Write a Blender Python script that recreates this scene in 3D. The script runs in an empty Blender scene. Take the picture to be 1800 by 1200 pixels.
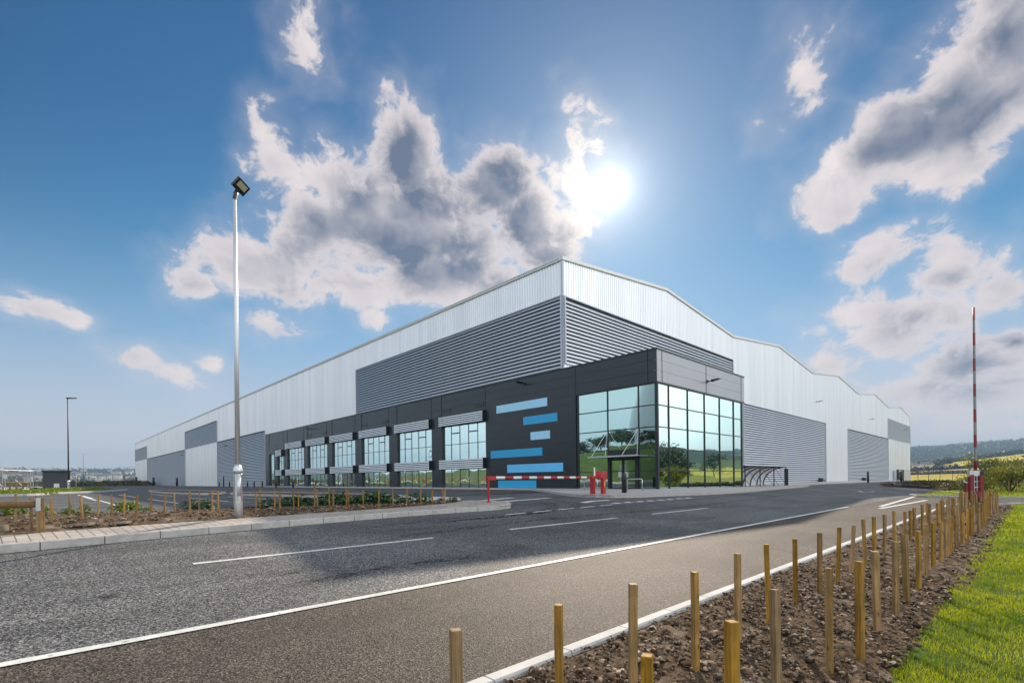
import bpy, bmesh, math, random
import numpy as np
from mathutils import Vector, Matrix, noise
random.seed(7); rng = np.random.default_rng(7)
C = bpy.context.scene.collection
SC = bpy.context.scene
HAZE_D = .00028
# ------------------------------------------------------------------ camera
F_PX, ROLL, CYP, CH = 868.0, 0.0113, 841.3, 1.58
TH = math.atan(825/868.0)
CT, ST = math.cos(TH), math.sin(TH)
cam = bpy.data.cameras.new('camera'); co = bpy.data.objects.new('camera', cam); C.objects.link(co)
SC.camera = co
cam.sensor_width = 36; cam.lens = 36*F_PX/1800; cam.shift_y = (CYP-600)/1800
cam.clip_start = 0.05; cam.clip_end = 30000
fw = Vector((ST, CT, 0)); rt = Vector((CT, -ST, 0)); up = Vector((0, 0, 1))
cr, sr = math.cos(ROLL), math.sin(ROLL)
xa = rt*cr - up*sr; ya = rt*sr + up*cr; za = -fw
co.matrix_world = Matrix(((xa.x, ya.x, za.x, 0), (xa.y, ya.y, za.y, 0), (xa.z, ya.z, za.z, CH), (0, 0, 0, 1)))

def ray(px, py):
    a = px-900; b = CYP-py
    x = (a*cr + b*sr)/F_PX; y = (-a*sr + b*cr)/F_PX
    return (ST+CT*x, CT-ST*x, y)
def azel(px, py):
    d = ray(px, py)
    return math.degrees(math.atan2(d[0], d[1])), math.degrees(math.atan2(d[2], math.hypot(d[0], d[1])))
def gz(x, y):
    t = min(max((y-5.5)/10.0, 0), 1)
    d = min(max((x-36)/20., 0), 1); d = .2*d*d*(3-2*d)+.003*min(max(0, x-56), 160)+.004*min(max(0, x-130), 90)
    w = min(max((y-8)/8., 0), 1)
    return .6*(t*t*(3-2*t)*.5+t*.5) - d*w

# ------------------------------------------------------------------ mesh helpers
class MB:
    def __init__(s): s.v = []; s.f = []
    def add(s, vs, fs):
        o = len(s.v); s.v += [tuple(p) for p in vs]; s.f += [tuple(i+o for i in f) for f in fs]; return s
    def box(s, x0, x1, y0, y1, z0, z1):
        vs = [(x0,y0,z0),(x1,y0,z0),(x1,y1,z0),(x0,y1,z0),(x0,y0,z1),(x1,y0,z1),(x1,y1,z1),(x0,y1,z1)]
        return s.add(vs, [(0,3,2,1),(4,5,6,7),(0,1,5,4),(1,2,6,5),(2,3,7,6),(3,0,4,7)])
    def bar(s, p0, p1, w, h, upv=(0,0,1)):
        p0 = Vector(p0); p1 = Vector(p1); d = (p1-p0).normalized(); u = Vector(upv)
        if abs(d.dot(u)) > .99: u = Vector((1,0,0))
        a = d.cross(u).normalized()*w/2; b = a.cross(d).normalized()*h/2
        vs = [p0-a-b, p0+a-b, p0+a+b, p0-a+b, p1-a-b, p1+a-b, p1+a+b, p1-a+b]
        return s.add(vs, [(0,1,2,3),(7,6,5,4),(0,4,5,1),(1,5,6,2),(2,6,7,3),(3,7,4,0)])
    def tube(s, pts, r, n=10, cap=True):
        pts = [Vector(p) for p in pts]; rs = r if isinstance(r, (list, tuple)) else [r]*len(pts)
        o = len(s.v); prev = None
        for i, p in enumerate(pts):
            d = (pts[min(i+1, len(pts)-1)]-pts[max(i-1, 0)]).normalized()
            if prev is None:
                a = d.cross(Vector((0,0,1))) if abs(d.z) < .9 else d.cross(Vector((1,0,0)))
            else: a = prev - d*prev.dot(d)
            a.normalize(); prev = a; b = d.cross(a)
            for k in range(n):
                t = 2*math.pi*k/n; s.v.append(tuple(p+(a*math.cos(t)+b*math.sin(t))*rs[i]))
        for i in range(len(pts)-1):
            for k in range(n):
                s.f.append((o+i*n+k, o+i*n+(k+1)%n, o+(i+1)*n+(k+1)%n, o+(i+1)*n+k))
        if cap:
            s.f.append(tuple(o+k for k in range(n))[::-1]); s.f.append(tuple(o+(len(pts)-1)*n+k for k in range(n)))
        return s
    def quad(s, a, b, c, d): return s.add([a,b,c,d], [(0,1,2,3)])
    def build(s, name, m, parent=None, smooth=False):
        me = bpy.data.meshes.new(name); me.from_pydata(s.v, [], s.f); me.update()
        return link(name, me, m, parent, smooth)
def link(name, me, m, parent=None, smooth=False):
    o = bpy.data.objects.new(name, me); C.objects.link(o)
    for k in (m if isinstance(m, (list, tuple)) else [m]): me.materials.append(k)
    if smooth: me.polygons.foreach_set('use_smooth', [True]*len(me.polygons))
    if parent: attach(o, parent)
    return o
def attach(o, parent):
    o.parent = parent
    if parent.type == 'EMPTY' and 'wloc' in INV.get(parent.name, {}):
        o.matrix_parent_inverse = Matrix.Translation(-Vector(INV[parent.name]['wloc']))
INV = {}
def tag(o, label=None, cat=None, group=None, kind=None):
    if label: o['label'] = label
    if cat: o['category'] = cat
    if group: o['group'] = group
    if kind: o['kind'] = kind
    return o
def empty(name, loc, label=None, cat=None, group=None):
    o = bpy.data.objects.new(name, None); C.objects.link(o); o.location = loc; o.empty_display_size = .3
    INV[o.name] = {'wloc': tuple(loc)}
    return tag(o, label, cat, group)
def np_mesh(name, V, Fq, m, parent=None, smooth=False, mi=None):
    V = np.asarray(V, np.float32); Fq = np.asarray(Fq, np.int32); k = Fq.shape[1]
    me = bpy.data.meshes.new(name)
    me.vertices.add(len(V)); me.vertices.foreach_set('co', V.ravel())
    me.loops.add(Fq.size); me.loops.foreach_set('vertex_index', Fq.ravel())
    me.polygons.add(len(Fq)); me.polygons.foreach_set('loop_start', np.arange(len(Fq), dtype=np.int32)*k)
    if mi is not None: me.polygons.foreach_set('material_index', np.asarray(mi, np.int32))
    me.update(calc_edges=True)
    return link(name, me, m, parent, smooth)
def copy_tree(o, loc, rz=0, children=()):
    c = o.copy(); C.objects.link(c); c.location = loc; c.rotation_euler = (0, 0, rz)
    for ch in children:
        d = ch.copy(); C.objects.link(d); d.parent = c
    return c
def structure(name, poly, off, m, zf=gz):
    """a ground sheet: polygon cut on a lattice and laid on the ground height"""
    bm = bmesh.new(); vs = [bm.verts.new((x, y, 0)) for x, y in poly]; bm.faces.new(vs)
    bmesh.ops.triangulate(bm, faces=bm.faces[:])
    ys = [p[1] for p in poly]; xs = [p[0] for p in poly]
    cuts = [(1, 5.5+.625*i) for i in range(17)] + [(0, 36+3.*i) for i in range(8)]+[(0, 60+12.0*i) for i in range(15)]
    for ax, c in cuts:
        lo, hi = (min(ys), max(ys)) if ax else (min(xs), max(xs))
        if lo < c < hi:
            n = (0,1,0) if ax else (1,0,0)
            bmesh.ops.bisect_plane(bm, geom=bm.verts[:]+bm.edges[:]+bm.faces[:], plane_co=(c*n[0], c*n[1], 0), plane_no=n, dist=1e-5)
    for v in bm.verts: v.co.z = zf(v.co.x, v.co.y)+off
    bmesh.ops.recalc_face_normals(bm, faces=bm.faces[:])
    for f in bm.faces:
        if f.normal.z < 0: f.normal_flip()
    me = bpy.data.meshes.new(name); bm.to_mesh(me); bm.free()
    return tag(link(name, me, m), kind='structure')
def catmull(pts, n=8):
    out = []
    for i in range(len(pts)-1):
        p0 = pts[max(i-1, 0)]; p1 = pts[i]; p2 = pts[i+1]; p3 = pts[min(i+2, len(pts)-1)]
        for k in range(n):
            t = k/n
            out.append(tuple(.5*(2*p1[j]+(p2[j]-p0[j])*t+(2*p0[j]-5*p1[j]+4*p2[j]-p3[j])*t*t+(3*p1[j]-p0[j]-3*p2[j]+p3[j])*t**3) for j in (0, 1)))
    return out+[tuple(pts[-1])]
def resample(pts, step):
    out = [pts[0]]; acc = 0
    for a, b in zip(pts, pts[1:]):
        L = math.dist(a, b); d = step-acc
        while d <= L and L > 0:
            out.append((a[0]+(b[0]-a[0])*d/L, a[1]+(b[1]-a[1])*d/L)); d += step
        acc = (acc+L) % step
    if math.dist(out[-1], pts[-1]) > step*.2: out.append(pts[-1])
    return out
def kerb(name, pts, m, width=.15, up_=.13, seg=.915, side=1, top_off=None, zf=gz):
    """kerb stones along a line, each stone a block with a fine joint"""
    pts = resample(pts, seg); b = MB()
    for a, c in zip(pts, pts[1:]):
        d = Vector((c[0]-a[0], c[1]-a[1], 0)); L = d.length
        if L < .05: continue
        d /= L; n = Vector((-d.y, d.x, 0))*side; g = .008
        A = Vector((a[0], a[1], 0))+d*g; B = Vector((c[0], c[1], 0))-d*g
        ring = []
        for P in (A, B):
            z = zf(P.x, P.y); ch = .018
            for w, h in ((0, -.1), (0, up_-ch), (ch, up_), (width, up_), (width, -.1)):
                q = P+n*w; ring.append((q.x, q.y, z+h))
        f = [(0,1,6,5),(1,2,7,6),(2,3,8,7),(3,4,9,8),(0,4,3,2,1),(5,6,7,8,9)]
        b.add(ring, f)
    o = b.build(name, m)
    bm = bmesh.new(); bm.from_mesh(o.data); bmesh.ops.recalc_face_normals(bm, faces=bm.faces[:]); bm.to_mesh(o.data); bm.free()
    return tag(o, kind='structure')
def ribbon(b, pts, w, off, step=.6, zf=gz):
    pts = resample(pts, step)
    L, R = [], []
    for i, p in enumerate(pts):
        q0 = pts[max(i-1, 0)]; q1 = pts[min(i+1, len(pts)-1)]
        d = Vector((q1[0]-q0[0], q1[1]-q0[1])).normalized(); n = Vector((-d.y, d.x))*w/2
        for s, K in ((1, L), (-1, R)):
            x, y = p[0]+n.x*s, p[1]+n.y*s; K.append((x, y, zf(x, y)+off))
    o = len(b.v); b.v += L+R; k = len(L)
    for i in range(k-1): b.f.append((o+k+i, o+k+i+1, o+i+1, o+i))

# ------------------------------------------------------------------ materials
class NT:
    def __init__(s, tree): s.t = tree; s.n = tree.nodes; s.l = tree.links
    def new(s, typ, **kw):
        n = s.n.new(typ)
        for k, v in kw.items(): setattr(n, k, v)
        return n
    def set(s, sock, v):
        if hasattr(v, 'is_output') or isinstance(v, bpy.types.NodeSocket): s.l.new(v, sock)
        elif v is not None: sock.default_value = v
    def m(s, op, a, b=None, c=None, clamp=False):
        n = s.new('ShaderNodeMath', operation=op, use_clamp=clamp)
        for i, v in enumerate((a, b, c)): s.set(n.inputs[i], v) if v is not None else None
        return n.outputs[0]
    def vm(s, op, a, b=None, c=None, scale=None):
        n = s.new('ShaderNodeVectorMath', operation=op)
        for i, v in enumerate((a, b, c)):
            if v is not None: s.set(n.inputs[i], v)
        if scale is not None: s.set(n.inputs['Scale'], scale)
        return n.outputs['Value'] if op in ('LENGTH', 'DOT_PRODUCT', 'DISTANCE') else n.outputs[0]
    def mix(s, f, a, b, blend='MIX'):
        n = s.new('ShaderNodeMix', data_type='RGBA', blend_type=blend)
        s.set(n.inputs[0], f)
        for k, v in ((6, a), (7, b)):
            if isinstance(v, (tuple, list)): v = tuple(v)+((1,) if len(v) == 3 else ())
            s.set(n.inputs[k], v)
        return n.outputs[2]
    def ss(s, x, lo, hi, a=0., b=1.):
        n = s.new('ShaderNodeMapRange', interpolation_type='SMOOTHSTEP')
        for i, v in enumerate((x, lo, hi, a, b)): s.set(n.inputs[i], v)
        return n.outputs[0]
    def noise(s, vec, scale, detail=4, rough=.55, dist=0., dims='3D'):
        n = s.new('ShaderNodeTexNoise', noise_dimensions=dims)
        s.set(n.inputs['Vector'], vec); n.inputs['Scale'].default_value = scale; n.inputs['Detail'].default_value = detail
        n.inputs['Roughness'].default_value = rough; n.inputs['Distortion'].default_value = dist
        return n.outputs['Fac']
    def ramp(s, f, stops, interp='LINEAR'):
        n = s.new('ShaderNodeValToRGB'); e = n.color_ramp.elements; n.color_ramp.interpolation = interp
        while len(e) < len(stops): e.new(.5)
        for i, (p, c) in enumerate(stops):
            e[i].position = p; e[i].color = tuple(c)+(1,)
        s.set(n.inputs[0], f); return n.outputs[0]
def new_mat(name):
    m = bpy.data.materials.new(name); m.use_nodes = True; k = NT(m.node_tree)
    b = m.node_tree.nodes['Principled BSDF']
    return m, k, b
def coords(k, kind='pos'):
    if kind == 'pos': return k.new('ShaderNodeNewGeometry').outputs['Position']
    return k.new('ShaderNodeTexCoord').outputs['Object']
def setb(b, rough=.6, metal=0., spec=.5):
    b.inputs['Roughness'].default_value = rough; b.inputs['Metallic'].default_value = metal
    b.inputs['Specular IOR Level'].default_value = spec
def bump(k, b, h, strength=.3, dist=.01):
    n = k.new('ShaderNodeBump'); n.inputs['Strength'].default_value = strength; n.inputs['Distance'].default_value = dist
    k.set(n.inputs['Height'], h); k.l.new(n.outputs[0], b.inputs['Normal'])
def basic(name, col, rough=.6, metal=0., spec=.5, var=.15, scale=3., kind='pos', bs=0., bscale=40, rnd=0.):
    m, k, b = new_mat(name); setb(b, rough, metal, spec)
    v = coords(k, kind); n = k.noise(v, scale, 6, .6)
    lo = tuple(c*(1-var) for c in col); hi = tuple(min(1, c*(1+var)) for c in col)
    c = k.mix(k.ss(n, .25, .75), lo, hi)
    if rnd:
        oi = k.new('ShaderNodeObjectInfo'); h = k.new('ShaderNodeHueSaturation')
        k.set(h.inputs['Value'], k.m('MULTIPLY_ADD', oi.outputs['Random'], 2*rnd, 1-rnd)); k.set(h.inputs['Color'], c); c = h.outputs[0]
    k.set(b.inputs['Base Color'], c)
    if bs: bump(k, b, k.noise(v, bscale, 4, .6), bs, .02)
    return m
def asphalt(name, lo, hi, fine=90., tint=(1, 1, 1), spec=.22, streak=.25):
    m, k, b = new_mat(name); setb(b, .72, 0, spec); p = coords(k)
    vo = k.new('ShaderNodeTexVoronoi', feature='F1'); k.set(vo.inputs['Vector'], p); vo.inputs['Scale'].default_value = fine
    sp = k.new('ShaderNodeSeparateColor'); k.l.new(vo.outputs['Color'], sp.inputs[0])
    n1 = k.noise(p, fine*.55, 3, .7)
    g = k.m('MULTIPLY', k.ss(sp.outputs[0], .0, 1.), k.ss(n1, .3, .7))
    c = k.mix(g, lo, hi)
    pat = k.noise(p, .33, 6, .62, .6)
    st = k.new('ShaderNodeMapping'); k.set(st.inputs['Vector'], p); st.inputs['Scale'].default_value = (.12, 1.6, 1)
    stn = k.noise(st.outputs[0], 1., 5, .6)
    f = k.m('ADD', k.m('MULTIPLY_ADD', k.ss(pat, .3, .7), .50, .74-streak*.5), k.m('MULTIPLY', k.ss(stn, .3, .75), streak))
    cc = k.vm('SCALE', c, scale=f)
    k.set(b.inputs['Base Color'], k.vm('MULTIPLY', cc, tint))
    bump(k, b, k.m('ADD', vo.outputs['Distance'], k.m('MULTIPLY', n1, .5)), .55, .012)
    return m
def wood(name, col, rnd=.25):
    m, k, b = new_mat(name); setb(b, .7, 0, .3); v = coords(k, 'obj'); oi = k.new('ShaderNodeObjectInfo')
    off = k.vm('SCALE', (3.1, 5.7, 9.3), scale=k.m('MULTIPLY', oi.outputs['Random'], 7.))
    v2 = k.vm('ADD', v, off); mp = k.new('ShaderNodeMapping'); k.set(mp.inputs['Vector'], v2); mp.inputs['Scale'].default_value = (60, 60, 2.2)
    g = k.noise(mp.outputs[0], 1., 6, .65, .8); p = k.noise(v2, 5., 3, .5)
    kn = k.new('ShaderNodeTexVoronoi', feature='F1'); k.set(kn.inputs['Vector'], k.vm('MULTIPLY', v2, (9., 9., 3.2))); kn.inputs['Scale'].default_value = 1.
    c = k.mix(k.ss(g, .3, .7), tuple(x*.55 for x in col), tuple(x*1.25 for x in col))
    c = k.mix(k.ss(p, .35, .75), c, k.mix(.5, c, (.10, .065, .02)))
    c = k.mix(k.ss(kn.outputs['Distance'], .0, .13, .85, 0.), c, (.035, .018, .008))
    h = k.new('ShaderNodeHueSaturation'); k.set(h.inputs['Color'], c)
    k.set(h.inputs['Value'], k.m('MULTIPLY_ADD', oi.outputs['Random'], 2*rnd, 1-rnd))
    k.set(h.inputs['Saturation'], k.m('MULTIPLY_ADD', k.m('FRACT', k.m('MULTIPLY', oi.outputs['Random'], 17.3)), .35, .82))
    k.set(b.inputs['Base Color'], h.outputs[0]); bump(k, b, g, .3, .004); return m
def leaf_mat(name, col, hi, trans=.35, scale=1.5):
    m, k, b = new_mat(name); setb(b, .55, 0, .3); p = coords(k)
    c = k.mix(k.ss(k.noise(p, scale, 4, .6), .3, .7), col, hi)
    c = k.mix(k.ss(k.noise(p, scale*14, 2, .6), .3, .7), k.vm('SCALE', c, scale=.7), c)
    k.set(b.inputs['Base Color'], c)
    tr = k.new('ShaderNodeBsdfTranslucent'); k.set(tr.inputs[0], k.vm('MULTIPLY', c, (1.25, 1.3, .6)))
    ms = k.new('ShaderNodeMixShader'); ms.inputs[0].default_value = trans
    k.l.new(b.outputs[0], ms.inputs[1]); k.l.new(tr.outputs[0], ms.inputs[2])
    k.l.new(ms.outputs[0], m.node_tree.nodes['Material Output'].inputs[0]); return m
def metal_sheet(name, col, rough=.34, metal=.75, var=.06, panel=(1.0, 'x')):
    """coated profiled sheet: faint sheet to sheet differences and rain streaks"""
    m, k, b = new_mat(name); setb(b, rough, metal, .5); p = coords(k)
    mp = k.new('ShaderNodeMapping'); k.set(mp.inputs['Vector'], p); mp.inputs['Scale'].default_value = (.55, .55, .03)
    n = k.noise(mp.outputs[0], 1.3, 4, .6)
    n2 = k.noise(p, .25, 3, .5)
    fl = k.vm('FLOOR', k.vm('MULTIPLY', p, (1., 1., 0.)))
    wn = k.new('ShaderNodeTexWhiteNoise', noise_dimensions='3D'); k.set(wn.inputs['Vector'], fl)
    f = k.m('ADD', k.m('MULTIPLY', k.ss(n, .3, .7), .55), k.m('ADD', k.m('MULTIPLY', wn.outputs['Value'], .3), k.m('MULTIPLY', n2, .3)))
    c = k.mix(f, tuple(x*(1-var) for x in col), tuple(min(1, x*(1+var)) for x in col))
    k.set(b.inputs['Base Color'], c); k.set(b.inputs['Roughness'], k.m('MULTIPLY_ADD', n, .12, rough-.06)); return m
def glass_mat(name, tint, refl=.55, wav=.02, blend=.35, gt=(.82, .97, .94)):
    m, k, b = new_mat(name); p = coords(k)
    g = k.new('ShaderNodeBsdfGlossy'); g.inputs['Roughness'].default_value = .004; k.set(g.inputs['Color'], tuple(gt)+(1,))
    tr = k.new('ShaderNodeBsdfTransparent'); k.set(tr.inputs['Color'], tuple(tint)+(1,))
    lw = k.new('ShaderNodeLayerWeight'); lw.inputs['Blend'].default_value = blend
    f = k.m('MULTIPLY_ADD', lw.outputs['Fresnel'], 1-refl, refl, clamp=True)
    bp = k.new('ShaderNodeBump'); bp.inputs['Strength'].default_value = 1.; bp.inputs['Distance'].default_value = wav
    k.set(bp.inputs['Height'], k.noise(p, .55, 1, .4)); k.l.new(bp.outputs[0], g.inputs['Normal'])
    ms = k.new('ShaderNodeMixShader'); k.set(ms.inputs[0], f)
    k.l.new(tr.outputs[0], ms.inputs[1]); k.l.new(g.outputs[0], ms.inputs[2])
    k.l.new(ms.outputs[0], m.node_tree.nodes['Material Output'].inputs[0]); return m

M = {}
M['silver'] = metal_sheet('silver_sheet', (.78, .79, .82), .36, .5, .09)
M['rib'] = metal_sheet('ribbed_sheet', (.47, .485, .53), .32, .7, .06)
M['shade_backing'] = basic('rib_gap_shade', (.035, .037, .045), .6, 0, .4, .05)  # dark sheet standing in for the shade between the ribs
M['trim'] = basic('pale_trim', (.62, .63, .61), .4, .3, .5, .06)
M['greytrim'] = basic('grey_trim', (.45, .48, .53), .4, .5, .5, .06)
M['anth'] = basic('anthracite_panel', (.020, .025, .034), .27, 0, .5, .12, .35)
M['skylit_panel'] = metal_sheet('skylit_grey_panel', (.36, .36, .39), .38, .3, .05)  # lighter copy of the office cladding, sky brightness on this face put into the colour
M['black'] = basic('black_metal', (.012, .013, .015), .35, 0, .5, .1)
M['frame'] = basic('dark_frame', (.02, .025, .03), .35, .2, .5, .1)
M['louvre'] = basic('louvre_silver', (.80, .82, .85), .35, .45, .5, .04)
M['steel'] = basic('brushed_steel', (.62, .63, .65), .28, .9, .5, .08, 20)
M['glass'] = glass_mat('office_glass', (.10, .17, .17), .50, .016)
M['glass2'] = glass_mat('entrance_glass', (.08, .24, .24), .24, .008, .45, (.58, .74, .71))
M['white'] = basic('white_paint', (.70, .70, .68), .5, 0, .4, .05)
m, k, b = new_mat('road_paint'); setb(b, .6, 0, .3); p = coords(k)
c = k.mix(k.ss(k.noise(p, 3, 5, .6), .3, .7), (.50, .50, .47), (.70, .70, .67))
c = k.mix(k.ss(k.noise(p, 17, 6, .75), .56, .68), c, (.10, .10, .10)); k.set(b.inputs['Base Color'], c); M['marking'] = m
M['yellow'] = basic('yellow_paint', (.62, .42, .12), .6, 0, .3, .25, 6)
M['backlit_white'] = basic('backlit_white_paint', (.22, .23, .23), .5, 0, .4, .1)  # white of the raised barrier, its backlit shade put into the colour
M['backlit_red'] = basic('backlit_red_paint', (.20, .008, .010), .4, 0, .5, .1)  # red darkened for the raised barrier, backlit shade painted in
M['red'] = basic('red_paint', (.40, .010, .014), .38, 0, .5, .1)
M['blue1'] = basic('pale_blue_panel', (.40, .74, .98), .35, 0, .4, .03)
M['blue2'] = basic('mid_blue_panel', (.03, .38, .70), .35, 0, .4, .03)
M['blue3'] = basic('sky_blue_panel', (.14, .57, .97), .35, 0, .4, .03)
M['road'] = asphalt('road_asphalt', (.018, .019, .021), (.38, .375, .37), 60)
M['path'] = asphalt('brown_asphalt', (.012, .010, .008), (.235, .195, .165), 70, (1, .96, .92))
M['lot'] = asphalt('lot_asphalt', (.03, .031, .034), (.26, .26, .26), 60)
M['hatch'] = basic('worn_brown_surface', (.13, .085, .055), .8, 0, .2, .35, 1.2)
M['kerb'] = basic('concrete_kerb', (.42, .40, .38), .8, 0, .3, .18, 5, bs=.25, bscale=90)
M['conc'] = basic('pale_concrete', (.48, .47, .45), .8, 0, .3, .12, 2, bs=.1, bscale=60)
M['galv'] = metal_sheet('galvanised', (.60, .61, .63), .42, .7, .2)
M['stake'] = wood('stake_wood', (.36, .205, .064))
M['oldwood'] = wood('old_wood', (.22, .13, .055), .2)
M['soil'] = None
m, k, b = new_mat('soil'); setb(b, .95, 0, .15); p = coords(k)
c = k.mix(k.ss(k.noise(p, 9, 8, .7), .35, .7), (.040, .025, .014), (.185, .125, .076))
c = k.mix(k.ss(k.noise(p, 2.2, 4, .6), .52, .72), c, (.24, .19, .145))
k.set(b.inputs['Base Color'], c); bump(k, b, k.noise(p, 70, 6, .7), .8, .02); M['soil'] = m
m, k, b = new_mat('stone'); setb(b, .9, 0, .2); v = coords(k)
vo = k.new('ShaderNodeTexVoronoi'); k.set(vo.inputs['Vector'], v); vo.inputs['Scale'].default_value = 25
sp = k.new('ShaderNodeSeparateColor'); k.l.new(vo.outputs['Color'], sp.inputs[0])
c = k.ramp(sp.outputs[0], [(0, (.024, .015, .009)), (.5, (.105, .068, .042)), (.78, (.21, .146, .096)), (1, (.48, .38, .29))])
k.set(b.inputs['Base Color'], c); bump(k, b, k.noise(v, 60, 4, .6), .5, .01); M['stone'] = m
m, k, b = new_mat('block_paving'); setb(b, .8, 0, .25); p = coords(k)
mp = k.new('ShaderNodeMapping'); k.set(mp.inputs['Vector'], p); mp.inputs['Rotation'].default_value = (0, 0, 1.50)
br = k.new('ShaderNodeTexBrick'); k.set(br.inputs['Vector'], mp.outputs[0]); br.offset = .5
br.inputs['Color1'].default_value = (.37, .325, .285, 1); br.inputs['Color2'].default_value = (.45, .40, .355, 1); br.inputs['Mortar'].default_value = (.16, .135, .115, 1)
br.inputs['Scale'].default_value = 1.; br.inputs['Brick Width'].default_value = .40; br.inputs['Row Height'].default_value = .18; br.inputs['Mortar Size'].default_value = .010
c = k.mix(k.ss(k.noise(p, 1.3, 5, .6), .3, .7), k.vm('SCALE', br.outputs['Color'], scale=.82), br.outputs['Color'])
k.set(b.inputs['Base Color'], c); bump(k, b, k.m('MULTIPLY', br.outputs['Fac'], -1.), .5, .01); M['paving'] = m
M['apron'] = basic('grey_paving', (.40, .37, .36), .8, 0, .25, .10, 1.5, bs=.15, bscale=30)
M['rubble'] = basic('brown_rubble', (.26, .205, .165), .9, 0, .2, .3, 8, bs=.4, bscale=30)
M['gravel'] = basic('pale_gravel', (.42, .36, .31), .9, 0, .2, .2, .4, bs=.4, bscale=12)
M['lawn'] = basic('turf', (.050, .085, .010), .9, 0, .1, .35, 4, bs=.6, bscale=40)
M['blade'] = leaf_mat('grass_blade', (.13, .20, .012), (.40, .41, .03), .55, 1.4)
M['verge'] = leaf_mat('verge_grass', (.09, .15, .01), (.24, .28, .03), .4, .8)
M['weed'] = leaf_mat('weed_leaf', (.018, .060, .014), (.06, .13, .03), .35, 4)
M['bush'] = leaf_mat('bush_leaf', (.05, .075, .012), (.26, .25, .03), .35, .8)
M['tree'] = leaf_mat('tree_leaf', (.018, .036, .010), (.050, .080, .022), .25, .25)
M['wood_far'] = leaf_mat('far_wood', (.020, .034, .016), (.048, .066, .026), .1, .05)
M['heather'] = leaf_mat('low_shrub_leaf', (.035, .045, .012), (.11, .09, .03), .3, 1.2)
M['bark'] = basic('bark', (.06, .045, .032), .9, 0, .2, .3, 3)
M['field_y'] = basic('ripe_field', (.44, .36, .045), .95, 0, .1, .22, .012)
M['field_p'] = basic('stubble_field', (.40, .29, .19), .95, 0, .1, .15, .012)
M['field_g'] = basic('green_field', (.085, .105, .025), .95, 0, .1, .35, .02)
M['forest'] = basic('forest_floor', (.030, .045, .018), .95, 0, .1, .35, .02)
M['town'] = basic('town_green', (.06, .08, .04), .95, 0, .1, .4, .01)
M['wall_w'] = basic('pale_render', (.62, .57, .52), .8, 0, .3, .15, .1, rnd=.25)
M['roof_t'] = basic('far_roof', (.20, .18, .175), .8, 0, .3, .2, .1, rnd=.3)
M['cabin'] = basic('slate_grey_cladding', (.045, .05, .06), .5, 0, .4, .1)
M['greypole'] = basic('dark_pole', (.05, .045, .045), .5, .3, .5, .1)
M['dgreen'] = basic('dark_green_board', (.012, .022, .016), .5, 0, .4, .1)
M['interior'] = basic('interior_wall', (.25, .27, .27), .7, 0, .3, .05)
M['floorin'] = basic('interior_floor', (.12, .12, .12), .4, 0, .5, .1)
M['led'] = basic('lamp_lens', (.55, .50, .38), .3, 0, .5, .05)
M['lime'] = basic('lime_sign', (.55, .75, .05), .6, 0, .3, .05)
M['notice'] = basic('notice_blue', (.10, .20, .55), .5, 0, .3, .03)
m, k, b = new_mat('polycarbonate'); setb(b, .25, 0, .5); b.inputs['Base Color'].default_value = (.85, .87, .90, 1)
tr = k.new('ShaderNodeBsdfTransparent'); ms = k.new('ShaderNodeMixShader'); ms.inputs[0].default_value = .9
k.l.new(tr.outputs[0], ms.inputs[1]); k.l.new(b.outputs[0], ms.inputs[2]); k.l.new(ms.outputs[0], m.node_tree.nodes['Material Output'].inputs[0]); M['poly'] = m
m, k, b = new_mat('wire_mesh'); setb(b, .5, .5, .4); b.inputs['Base Color'].default_value = (.13, .13, .125, 1); p = coords(k)
wv = k.new('ShaderNodeTexChecker'); k.set(wv.inputs['Vector'], p); wv.inputs['Scale'].default_value = 14
tr = k.new('ShaderNodeBsdfTransparent'); ms = k.new('ShaderNodeMixShader'); k.set(ms.inputs[0], k.m('MULTIPLY_ADD', wv.outputs['Fac'], .3, .1))
k.l.new(tr.outputs[0], ms.inputs[1]); k.l.new(b.outputs[0], ms.inputs[2]); k.l.new(ms.outputs[0], m.node_tree.nodes['Material Output'].inputs[0]); M['mesh'] = m

# ------------------------------------------------------------------ light and sky
SD = Vector((.8389, .5823, .5860)).normalized()
SEL = math.asin(SD.z); SAZ = math.atan2(SD.x, SD.y)
sun = bpy.data.lights.new('sun', 'SUN'); so = bpy.data.objects.new('sun', sun); C.objects.link(so)
sun.energy = 5.0; sun.angle = math.radians(.5); sun.color = (1., .86, .70)
so.rotation_euler = SD.to_track_quat('Z', 'Y').to_euler(); so.location = (60, 40, 60)
SC.view_settings.view_transform = 'Standard'; SC.view_settings.look = 'None'
SC.view_settings.exposure = 0.32; SC.view_settings.gamma = 1.0

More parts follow.
